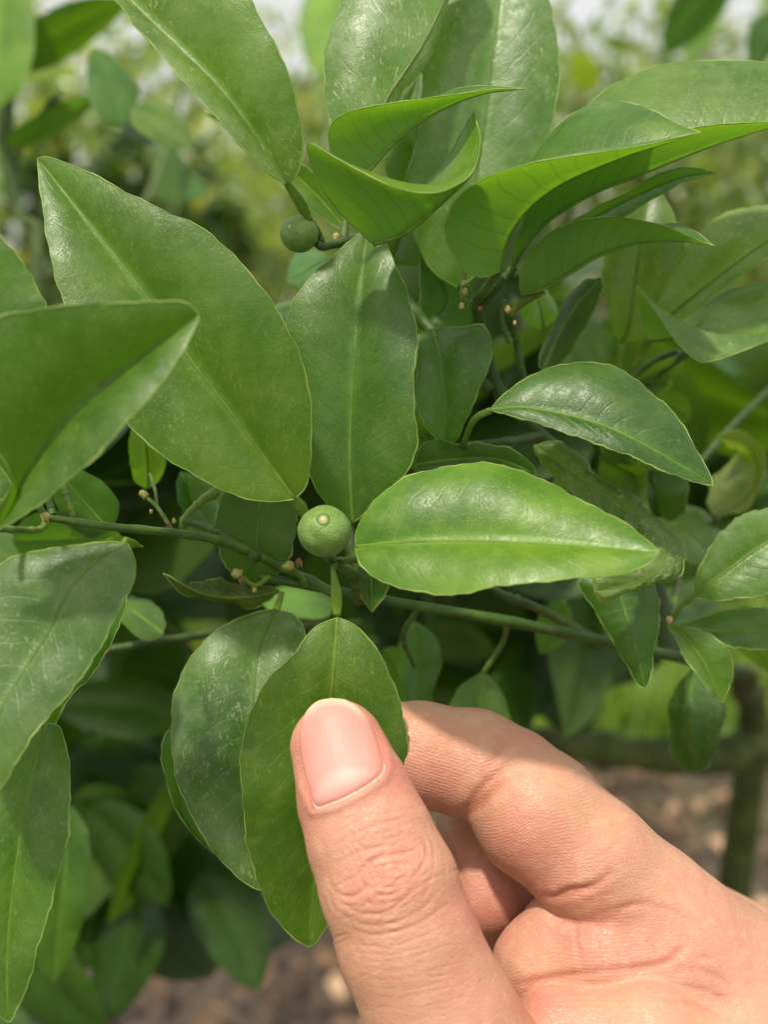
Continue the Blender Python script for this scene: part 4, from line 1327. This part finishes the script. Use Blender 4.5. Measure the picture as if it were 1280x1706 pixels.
# creases: (points px), half width px, depth mm, group (t thumb, i index, w web, m middle)
CREASES = [
    ([(552, 1412), (600, 1385), (650, 1368), (690, 1372)], 5, 0.20, 't'),
    ([(556, 1388), (610, 1362), (660, 1352)], 4, 0.13, 't'),
    ([(560, 1438), (600, 1418), (650, 1408), (692, 1418)], 5, 0.20, 't'),
    ([(598, 1452), (625, 1430), (660, 1422), (690, 1416)], 6, 0.42, 't'),
    ([(640, 1400), (680, 1388), (706, 1402), (709, 1428), (690, 1458), (655, 1480)], 5, 0.30, 't'),
    ([(545, 1450), (555, 1480), (580, 1493), (605, 1482), (625, 1460)], 6, 0.34, 't'),
    ([(628, 1450), (640, 1478), (660, 1470), (680, 1452)], 5, 0.24, 't'),
    ([(565, 1500), (600, 1520), (640, 1520), (670, 1500), (700, 1470)], 5, 0.30, 't'),
    ([(570, 1520), (610, 1540), (655, 1536), (700, 1515), (730, 1485)], 5, 0.26, 't'),
    ([(580, 1545), (620, 1556), (665, 1550), (710, 1530), (745, 1505)], 5, 0.32, 't'),
    ([(595, 1572), (640, 1578), (690, 1565), (735, 1545)], 4, 0.16, 't'),
    ([(600, 1600), (650, 1602), (700, 1590), (755, 1570)], 4, 0.14, 't'),
    ([(610, 1628), (660, 1632), (715, 1618), (770, 1600)], 4, 0.12, 't'),
    ([(612, 1660), (670, 1662), (730, 1648), (790, 1632)], 4, 0.10, 't'),
    ([(635, 1425), (640, 1455), (636, 1480)], 4, 0.22, 't'),
    ([(660, 1432), (668, 1455)], 4, 0.18, 't'),
    ([(612, 1475), (640, 1492), (672, 1478)], 5, 0.28, 't'),
    ([(575, 1465), (600, 1455), (620, 1440)], 4, 0.20, 't'),
    ([(640, 1350), (600, 1360), (560, 1372)], 3.5, 0.10, 't'),
    ([(650, 1338), (605, 1346), (560, 1356)], 3.5, 0.08, 't'),
    ([(700, 1360), (718, 1400), (722, 1450), (706, 1490)], 4.5, 0.18, 't'),
    ([(712, 1352), (738, 1420), (742, 1490)], 4, 0.10, 't'),
    ([(548, 1470), (556, 1510), (585, 1535)], 4, 0.14, 't'),
    ([(600, 1430), (590, 1405), (598, 1388)], 3.5, 0.10, 't'),
    ([(650, 1440), (672, 1436), (690, 1442)], 3.5, 0.14, 't'),
    ([(600, 1500), (640, 1506), (690, 1486)], 4, 0.18, 't'),
    ([(618, 1392), (650, 1384), (672, 1388)], 3.5, 0.12, 't'),
    ([(570, 1400), (585, 1425), (576, 1450)], 3.5, 0.10, 't'),
    ([(590, 1585), (650, 1590), (720, 1572)], 3.5, 0.10, 't'),
    ([(605, 1612), (665, 1616), (745, 1592)], 3.5, 0.09, 't'),
    ([(625, 1645), (690, 1646), (780, 1620)], 3.5, 0.09, 't'),
    ([(625, 1676), (700, 1678), (800, 1650)], 3.5, 0.09, 't'),
    ([(640, 1700), (720, 1694), (815, 1672)], 3.5, 0.09, 't'),
    ([(735, 1380), (765, 1440), (778, 1500)], 6, 0.20, 'm'),
    ([(750, 1372), (790, 1368), (830, 1385)], 5, 0.18, 'm'),
    # index finger
    ([(768, 1352), (785, 1338), (800, 1315), (830, 1285), (850, 1270)], 8, 0.55, 'i'),
    ([(775, 1362), (795, 1345), (815, 1322), (838, 1300)], 8, 0.60, 'i'),
    ([(800, 1290), (825, 1262), (838, 1235)], 7, 0.18, 'i'),
    ([(905, 1490), (925, 1492), (950, 1482), (985, 1478)], 6, 0.45, 'i'),
    ([(930, 1495), (965, 1485), (1000, 1468), (1020, 1450)], 6, 0.28, 'i'),
    ([(1010, 1530), (1050, 1508), (1085, 1500)], 6, 0.15, 'i'),
    ([(960, 1540), (1030, 1512), (1100, 1510), (1150, 1530)], 5, 0.12, 'i'),
    # web
    ([(1000, 1618), (1060, 1612), (1110, 1602), (1140, 1575)], 6, 0.30, 'w'),
    ([(860, 1640), (930, 1626), (1000, 1618)], 6, 0.35, 'w'),
    ([(1130, 1610), (1180, 1618), (1240, 1650)], 5, 0.14, 'w'),
    ([(1120, 1640), (1180, 1650), (1230, 1680)], 5, 0.12, 'w'),
    ([(1100, 1665), (1160, 1672), (1220, 1705)], 5, 0.12, 'w'),
    ([(1140, 1590), (1200, 1600), (1260, 1640)], 5, 0.12, 'w'),
    ([(960, 1530), (962, 1570), (970, 1612)], 5, 0.12, 'w'),
    ([(995, 1540), (998, 1575), (1003, 1610)], 5, 0.08, 'w'),
]
_r = random.Random(5)
for _ in range(70):
    x_ = _r.gauss(645, 48)
    y_ = _r.gauss(1465, 62)
    a_ = _r.gauss(-0.35, 0.35) if _r.random() < 0.72 else _r.gauss(1.2, 0.3)
    l_ = _r.uniform(14, 38)
    c_, s_ = math.cos(a_) * l_, math.sin(a_) * l_
    CREASES.append(([(x_ - c_, y_ - s_), (x_, y_ + _r.uniform(-5, 5)), (x_ + c_, y_ + s_)], _r.uniform(3.0, 4.5), _r.uniform(0.06, 0.17), 't'))
for _ in range(46):
    x_, y_ = _r.uniform(900, 1250), _r.uniform(1250, 1690)
    a_ = _r.gauss(0.25, 0.5)
    l_ = _r.uniform(16, 46)
    c_, s_ = math.cos(a_) * l_, math.sin(a_) * l_
    CREASES.append(([(x_ - c_, y_ - s_), (x_, y_ + _r.uniform(-6, 6)), (x_ + c_, y_ + s_)], _r.uniform(3.0, 4.5), _r.uniform(0.03, 0.08), _r.choice('iw')))
NAIL = [(552, 1163), (528, 1168), (508, 1186), (498, 1210), (496, 1240), (502, 1275), (513, 1315), (525, 1345), (560, 1336), (600, 1316), (630, 1295), (640, 1278), (632, 1235), (618, 1203), (600, 1180), (578, 1166)]


def poly_sd(px, py, poly):
    """signed distance in px to a closed polygon, negative inside"""
    P2 = np.array(poly, float)
    d = np.full(len(px), 1e9)
    ins = np.zeros(len(px), bool)
    for a, b in zip(P2, np.roll(P2, -1, 0)):
        e = b - a
        wx, wy = px - a[0], py - a[1]
        h = np.clip((wx * e[0] + wy * e[1]) / (e @ e), 0, 1)
        d = np.minimum(d, np.hypot(wx - e[0] * h, wy - e[1] * h))
        c = (a[1] > py) != (b[1] > py)
        xi = a[0] + (py - a[1]) / (e[1] if abs(e[1]) > 1e-9 else 1e-9) * e[0]
        ins ^= c & (px < xi)
    return np.where(ins, -d, d)


def px_of(q):
    return 640 + q[:, 0] / q[:, 2] * FPX, 853 - q[:, 1] / q[:, 2] * FPX


def smooth_noise(q, f, seed):
    r = np.random.default_rng(seed)
    out = np.zeros(len(q))
    for _ in range(7):
        k = norm(r.normal(size=3)) * f * r.uniform(0.6, 1.4)
        out += np.sin(q @ k + r.uniform(0, 6.28))
    return out / 7


def skin_material():
    k = NT('skin')
    tc = k.n('ShaderNodeTexCoord')
    v = tc.outputs['Object']
    at = k.n('ShaderNodeAttribute', attribute_name='tone')
    cr = k.n('ShaderNodeAttribute', attribute_name='crease')
    c = k.mix(at.outputs['Color'], (0.66, 0.375, 0.235), (0.70, 0.29, 0.22))
    sepc = k.n('ShaderNodeSeparateColor')
    k.link(at.outputs['Color'], sepc.inputs[0])
    c = k.mix(sepc.outputs[0], (0.545, 0.300, 0.190), (0.56, 0.20, 0.155))
    c = k.mix(k.math('MULTIPLY', k.ramp(k.noise(v, 140, 5, 0.65), 0.42, 0.66), 0.38), c, (0.57, 0.225, 0.165))
    c = k.mix(k.math('MULTIPLY', k.ramp(k.noise(v, 420, 3, 0.6), 0.45, 0.7), 0.22), c, (0.72, 0.46, 0.30))
    c = k.mix(k.math('MULTIPLY', cr.outputs['Fac'], 0.62), c, (0.44, 0.14, 0.09))
    pr = k.n('ShaderNodeBsdfPrincipled')
    k.link(c, pr.inputs['Base Color'])
    pr.inputs['Roughness'].default_value = 0.48
    pr.inputs['Specular IOR Level'].default_value = 0.42
    pr.inputs['Subsurface Weight'].default_value = 0.25
    pr.inputs['Subsurface Radius'].default_value = (1.0, 0.35, 0.2)
    pr.inputs['Subsurface Scale'].default_value = 0.0016
    # fine skin lines: cells with raised middles, plus ridges where the tone attribute says palm skin
    vo = k.n('ShaderNodeTexVoronoi', feature='DISTANCE_TO_EDGE')
    mp = k.mapping(v, (1.0, 1.0, 1.6), (0.2, 0.5, 0.4))
    k.link(mp, vo.inputs['Vector'])
    vo.inputs['Scale'].default_value = 1150
    cells = k.ramp(vo.outputs['Distance'], 0.0, 0.16)
    lines = k.noise(k.mapping(v, (0.35, 1.0, 1.0), (0, 0.45, 0)), 1700, 3, 0.6, 0.6)
    rv = k.n('ShaderNodeAttribute', attribute_name='ridge')
    ridge = k.math('MULTIPLY', k.math('SINE', rv.outputs['Fac']), sepc.outputs[1])
    h = k.math('ADD', k.math('MULTIPLY', cells, 0.35), k.math('MULTIPLY', lines, 0.9))
    h = k.math('ADD', h, k.math('MULTIPLY', k.noise(v, 600, 3), 0.9))
    h = k.math('ADD', h, k.math('MULTIPLY', k.math('MULTIPLY', ridge, k.noise(v, 250, 2)), 0.26))
    k.link(k.bump(h, 0.75, 0.00015), pr.inputs['Normal'])
    k.link(k.ramp(k.noise(v, 1300, 3), 0.3, 0.7, 0.34, 0.56), pr.inputs['Roughness'])
    k.link(pr.outputs[0], k.out.inputs[0])
    return k.m


def build_hand():
    V, F = surface_nets(1.0, (-22, -190, 176), (112, -24, 312))
    # one Catmull-Clark level, then snap to the distance field
    me = bpy.data.meshes.new('hand')
    me.from_pydata(V.tolist(), [], F.tolist())
    bm = bmesh.new()
    bm.from_mesh(me)
    px, py = px_of(V)
    g = sdf_grad(V)
    vis = (px > 400) & (px < 1330) & (py < 1760) & ((g * -norm(V)).sum(1) > -0.35)
    bm.verts.ensure_lookup_table()
    e = [ed for ed in bm.edges if vis[ed.verts[0].index] and vis[ed.verts[1].index]]
    bmesh.ops.subdivide_edges(bm, edges=e, cuts=2, use_grid_fill=True)
    co = np.array([v.co for v in bm.verts])
    kx, ky = px_of(co)
    kn = (kx > 500) & (kx < 800) & (ky > 1340) & (ky < 1690) & (chain(co, THUMB, 1.18, 1.5) < 0.6) & (co[:, 2] < 190)
    bm.verts.ensure_lookup_table()
    bm.verts.index_update()
    e = [ed for ed in bm.edges if kn[ed.verts[0].index] and kn[ed.verts[1].index]]
    bmesh.ops.subdivide_edges(bm, edges=e, cuts=1, use_grid_fill=True)
    bm.to_mesh(me)
    bm.free()
    n = len(me.vertices)
    q = np.empty(n * 3)
    me.vertices.foreach_get('co', q)
    q = q.reshape(-1, 3)
    for _ in range(3):
        g = sdf_grad(q)
        q -= g * np.clip(hand_sdf(q), -0.8, 0.8)[:, None]
    # relax a little then gentle lumps
    g = sdf_grad(q, 0.35)
    px, py = px_of(q)
    face = (g * -norm(q)).sum(1)
    dth = chain(q, THUMB, 1.18, 1.5)
    others = {'t': dth,
              'i': smin(chain(q, INDEX1, 1.0, 1.5), chain(q, INDEX2, 1.0, 2.0), 1.1),
              'w': np.minimum(chain(q, WEB, 1.0, 3), chain(q, LOW, 1.0, 3)),
              'm': np.minimum(chain(q, MIDDLE2, 1, 2), chain(q, RING2, 1, 2))}
    disp = 0.22 * smooth_noise(q, 0.16, 3) + 0.07 * smooth_noise(q, 0.5, 4)
    cre = np.zeros(n)
    for pts, wd, dep, grp in CREASES:
        if grp == 't':
            wd *= 0.62
            dep *= 0.50 if min(p[1] for p in pts) < 1560 else 0.40
        c = spline(np.array(pts, float), 40)
        lim = 1.2
        m = (others[grp] < lim) & (face > -0.1) & (px > c[:, 0].min() - 40) & (px < c[:, 0].max() + 40) & (py > c[:, 1].min() - 40) & (py < c[:, 1].max() + 40)
        ids = np.nonzero(m)[0]
        if not len(ids):
            continue
        d2 = (px[ids, None] - c[None, :, 0]) ** 2 + (py[ids, None] - c[None, :, 1]) ** 2
        j = d2.argmin(1)
        d = np.sqrt(d2[np.arange(len(ids)), j])
        taper = np.sin(np.pi * (j + 1.5) / 43) ** 0.6
        if grp == 't':
            taper = taper * (0.45 + 0.75 * np.abs(np.sin(j * 0.31 + pts[0][0]) * np.sin(j * 0.13 + pts[0][1])))
        gsn = np.exp(-(d / wd) ** 2)
        rid = np.exp(-((d - 2.4 * wd) / (1.3 * wd)) ** 2)
        disp[ids] += (-dep * gsn + 0.25 * dep * rid) * taper
        cre[ids] = np.maximum(cre[ids], gsn * taper * min(1, dep / 0.22))
    # nail seat: sunk bed with a raised fold round it
    sd = poly_sd(px, py, NAIL)
    nm = (dth < 1.0) & (face > 0.0)
    fold = np.exp(-((sd - 9) / 8.0) ** 2) * np.clip((py - 1185) / 60, 0, 1)
    disp += np.where(nm, np.where(sd < 0, -0.30 * np.clip(-sd / 6, 0, 1), 0) + 0.34 * fold, 0)
    cre = np.maximum(cre, np.where(nm, np.exp(-((sd - 1) / 3.0) ** 2) * 0.8 * np.clip((py - 1185) / 60, 0, 1), 0))  # dark line painted along the nail fold as its shadow
    q2 = q + g * disp[:, None]
    # tones
    def blob(x, y, rx, ry=None):
        ry = ry or rx
        return np.exp(-((px - x) / rx) ** 2 - ((py - y) / ry) ** 2)
    tone = 0.12 + 0.75 * blob(640, 1240, 60, 90) * (dth < 1) + 0.5 * blob(505, 1330, 30, 90) * (dth < 1) + 0.35 * blob(640, 1470, 80, 70) + 0.55 * blob(720, 1290, 60, 50) \
        + 0.5 * blob(860, 1390, 70, 50) + 0.6 * blob(960, 1560, 90, 35) + 0.7 * blob(900, 1670, 60, 40) + 0.4 * blob(880, 1230, 70, 30) + 0.5 * blob(800, 1520, 60, 60) + 0.4 * blob(905, 1480, 80, 30) + 0.35 * blob(1130, 1600, 120, 60)
    tone = np.clip(tone + 0.10 * smooth_noise(q, 0.35, 8), 0, 1)
    palm = np.clip(1.2 * (others['i'] < 1.0) * np.clip((1.15 - (px - 700) / 420), 0, 1) + (others['w'] < 0.8) * np.clip(1.3 - (px - 850) / 260, 0, 1), 0, 1)
    # ridge phase: lines across the finger, 0.5 mm apart
    bend = np.clip((px - 800) / 120, 0, 1)
    phase = (1 - bend) * (q[:, 1] + 0.30 * q[:, 0]) + bend * (q[:, 1] - 0.10 * q[:, 0]) + 0.5 * smooth_noise(q, 0.25, 9)
    ridge = phase * 2 * np.pi / 0.62
    W = cam_to_world(q2)
    origin = W.mean(0)
    me.vertices.foreach_set('co', (W - origin).astype(np.float32).ravel())
    me.update()
    a = me.color_attributes.new('tone', 'FLOAT_COLOR', 'POINT')
    a.data.foreach_set('color', np.stack([tone, palm, np.zeros(n), np.ones(n)], 1).astype(np.float32).ravel())
    for nme, arr in (('crease', cre), ('ridge', ridge)):
        a = me.attributes.new(nme, 'FLOAT', 'POINT')
        a.data.foreach_set('value', arr.astype(np.float32))
    me.polygons.foreach_set('use_smooth', np.ones(len(me.polygons), bool))
    me.materials.append(skin_material())
    # camera axes are left-handed in these coordinates, so the winding must point outward
    bm = bmesh.new(); bm.from_mesh(me)
    bmesh.ops.recalc_face_normals(bm, faces=bm.faces)
    bm.to_mesh(me); bm.free()
    o = bpy.data.objects.new('hand', me)
    COL.objects.link(o)
    o.location = origin
    o['label'] = 'light skinned hand reaching in, thumb and index finger pinching a leaf'
    o['category'] = 'hand'

    # nail plate
    cx, cyy = 562, 1252
    rings, seg = 16, 72
    poly = spline(np.array(NAIL + [NAIL[0]], float), seg + 1)[:-1]
    pts = [(cx, cyy)]
    for r in range(1, rings + 1):
        f = r / rings
        for pnt in poly:
            pts.append((cx + (pnt[0] - cx) * f, cyy + (pnt[1] - cyy) * f))
    pts = np.array(pts)
    # ray march to the thumb alone
    dirs = np.stack([(pts[:, 0] - 640) / FPX, (853 - pts[:, 1]) / FPX, np.ones(len(pts))], 1)
    t = np.full(len(pts), 165.0)
    for _ in range(80):
        t += np.clip(chain(dirs * t[:, None], THUMB, 1.18, 1.5), -2, 2) * 0.8
        t = np.minimum(t, 198)
    qn = dirs * t[:, None]
    fr = np.r_[0, np.repeat(np.arange(1, rings + 1) / rings, seg)]
    gn = np.zeros_like(qn)
    for kx in range(3):
        dlt = np.zeros(3); dlt[kx] = 0.6
        gn[:, kx] = chain(qn + dlt, THUMB, 1.18, 1.5) - chain(qn - dlt, THUMB, 1.18, 1.5)
    gn = norm(gn)
    up = 0.26 - 0.44 * np.clip((fr - 0.90) / 0.10, 0, 1) ** 2 + 0.10 * (1 - fr ** 2)
    tip = np.clip((1190 - pts[:, 1]) / 40, 0, 1)
    up += 0.34 * tip
    qn = qn + gn * up[:, None]
    Wn = cam_to_world(qn) - origin
    Fn = [(0, 1 + (i + 1) % seg, 1 + i) for i in range(seg)]
    for r in range(rings - 1):
        for i in range(seg):
            a_, b_ = 1 + r * seg + i, 1 + r * seg + (i + 1) % seg
            Fn.append((a_, b_, b_ + seg, a_ + seg))
    k = NT('nail_plate')
    at = k.n('ShaderNodeAttribute', attribute_name='nail')
    sp_ = k.n('ShaderNodeSeparateColor')
    k.link(at.outputs['Color'], sp_.inputs[0])
    c = k.mix(sp_.outputs[0], (0.62, 0.29, 0.245), (0.70, 0.44, 0.40))     # lunula
    c = k.mix(sp_.outputs[1], c, (0.76, 0.56, 0.40))                       # free edge
    c = k.mix(sp_.outputs[2], c, (0.56, 0.21, 0.17))                       # side blush
    pr = k.n('ShaderNodeBsdfPrincipled')
    k.link(c, pr.inputs['Base Color'])
    pr.inputs['Roughness'].default_value = 0.5
    pr.inputs['Specular IOR Level'].default_value = 0.35
    pr.inputs['Subsurface Weight'].default_value = 0.2
    pr.inputs['Subsurface Radius'].default_value = (1, 0.4, 0.3)
    pr.inputs['Subsurface Scale'].default_value = 0.001
    tc = k.n('ShaderNodeTexCoord')
    st = k.noise(k.mapping(tc.outputs['Object'], (1.0, 0.05, 0.05), (0, 0.30, 0)), 900, 2)
    k.link(k.bump(st, 0.8, 0.00010), pr.inputs['Normal'])
    k.link(pr.outputs[0], k.out.inputs[0])
    nail = mesh_obj('thumbnail', Wn, Fn, k.m, o)
    me = nail.data
    bm = bmesh.new(); bm.from_mesh(me); bmesh.ops.recalc_face_normals(bm, faces=bm.faces); bm.to_mesh(me); bm.free()
    # cuticle: a thin pale lip across the base of the nail
    cl = np.array([(521, 1322), (524, 1340), (530, 1347), (545, 1343), (575, 1331), (605, 1315), (628, 1299), (639, 1287), (641, 1272)], float)
    cp = spline(cl, 40)
    dc = np.stack([(cp[:, 0] - 640) / FPX, (853 - cp[:, 1]) / FPX, np.ones(40)], 1)
    t2 = np.full(40, 165.0)
    for _ in range(80):
        t2 += np.clip(chain(dc * t2[:, None], THUMB, 1.18, 1.5), -2, 2) * 0.8
    cw = cam_to_world(dc * (t2 - 0.08)[:, None]) - origin
    rr = 0.00030 * np.sin(np.pi * np.clip(np.linspace(0.03, 0.97, 40), 0, 1)) ** 0.4 * (1 + 0.18 * np.sin(np.arange(40) * 2.1))
    tube('cuticle', cw, rr, simple('cuticle_skin', (0.62, 0.36, 0.27), (0.74, 0.52, 0.42), 900, 0.5, 0.5, 2500, 0.0002), o, 8, 0.6)
    # lunula along the cuticle line from (526,1345) to (641,1278)
    ln = ((pts[:, 0] - 526) * 67 + (pts[:, 1] - 1345) * 115) / math.hypot(67, 115)      # px past the line (positive outward)
    tc_ = ((pts[:, 0] - 526) * 115 - (pts[:, 1] - 1345) * 67) / (115 ** 2 + 67 ** 2)
    lun = np.clip((ln + 42 * np.sin(np.pi * np.clip(tc_ * 0.9 + 0.15, 0, 1))) / 14, 0, 1) * 0.5
    sdn = poly_sd(pts[:, 0], pts[:, 1], NAIL)
    free = np.clip((sdn + 14) / 8, 0, 1) * np.clip((1205 - pts[:, 1]) / 25, 0, 1)
    blush = np.clip((sdn + 26) / 26, 0, 1) * np.clip((pts[:, 1] - 1200) / 40, 0, 1) * 0.75 + 0.45 * np.exp(-((pts[:, 0] - 530) / 14) ** 2 - ((pts[:, 1] - 1205) / 10) ** 2)
    a = me.color_attributes.new('nail', 'FLOAT_COLOR', 'POINT')
    a.data.foreach_set('color', np.stack([lun, free, np.clip(blush, 0, 1), np.ones(len(pts))], 1).astype(np.float32).ravel())


build_hand()
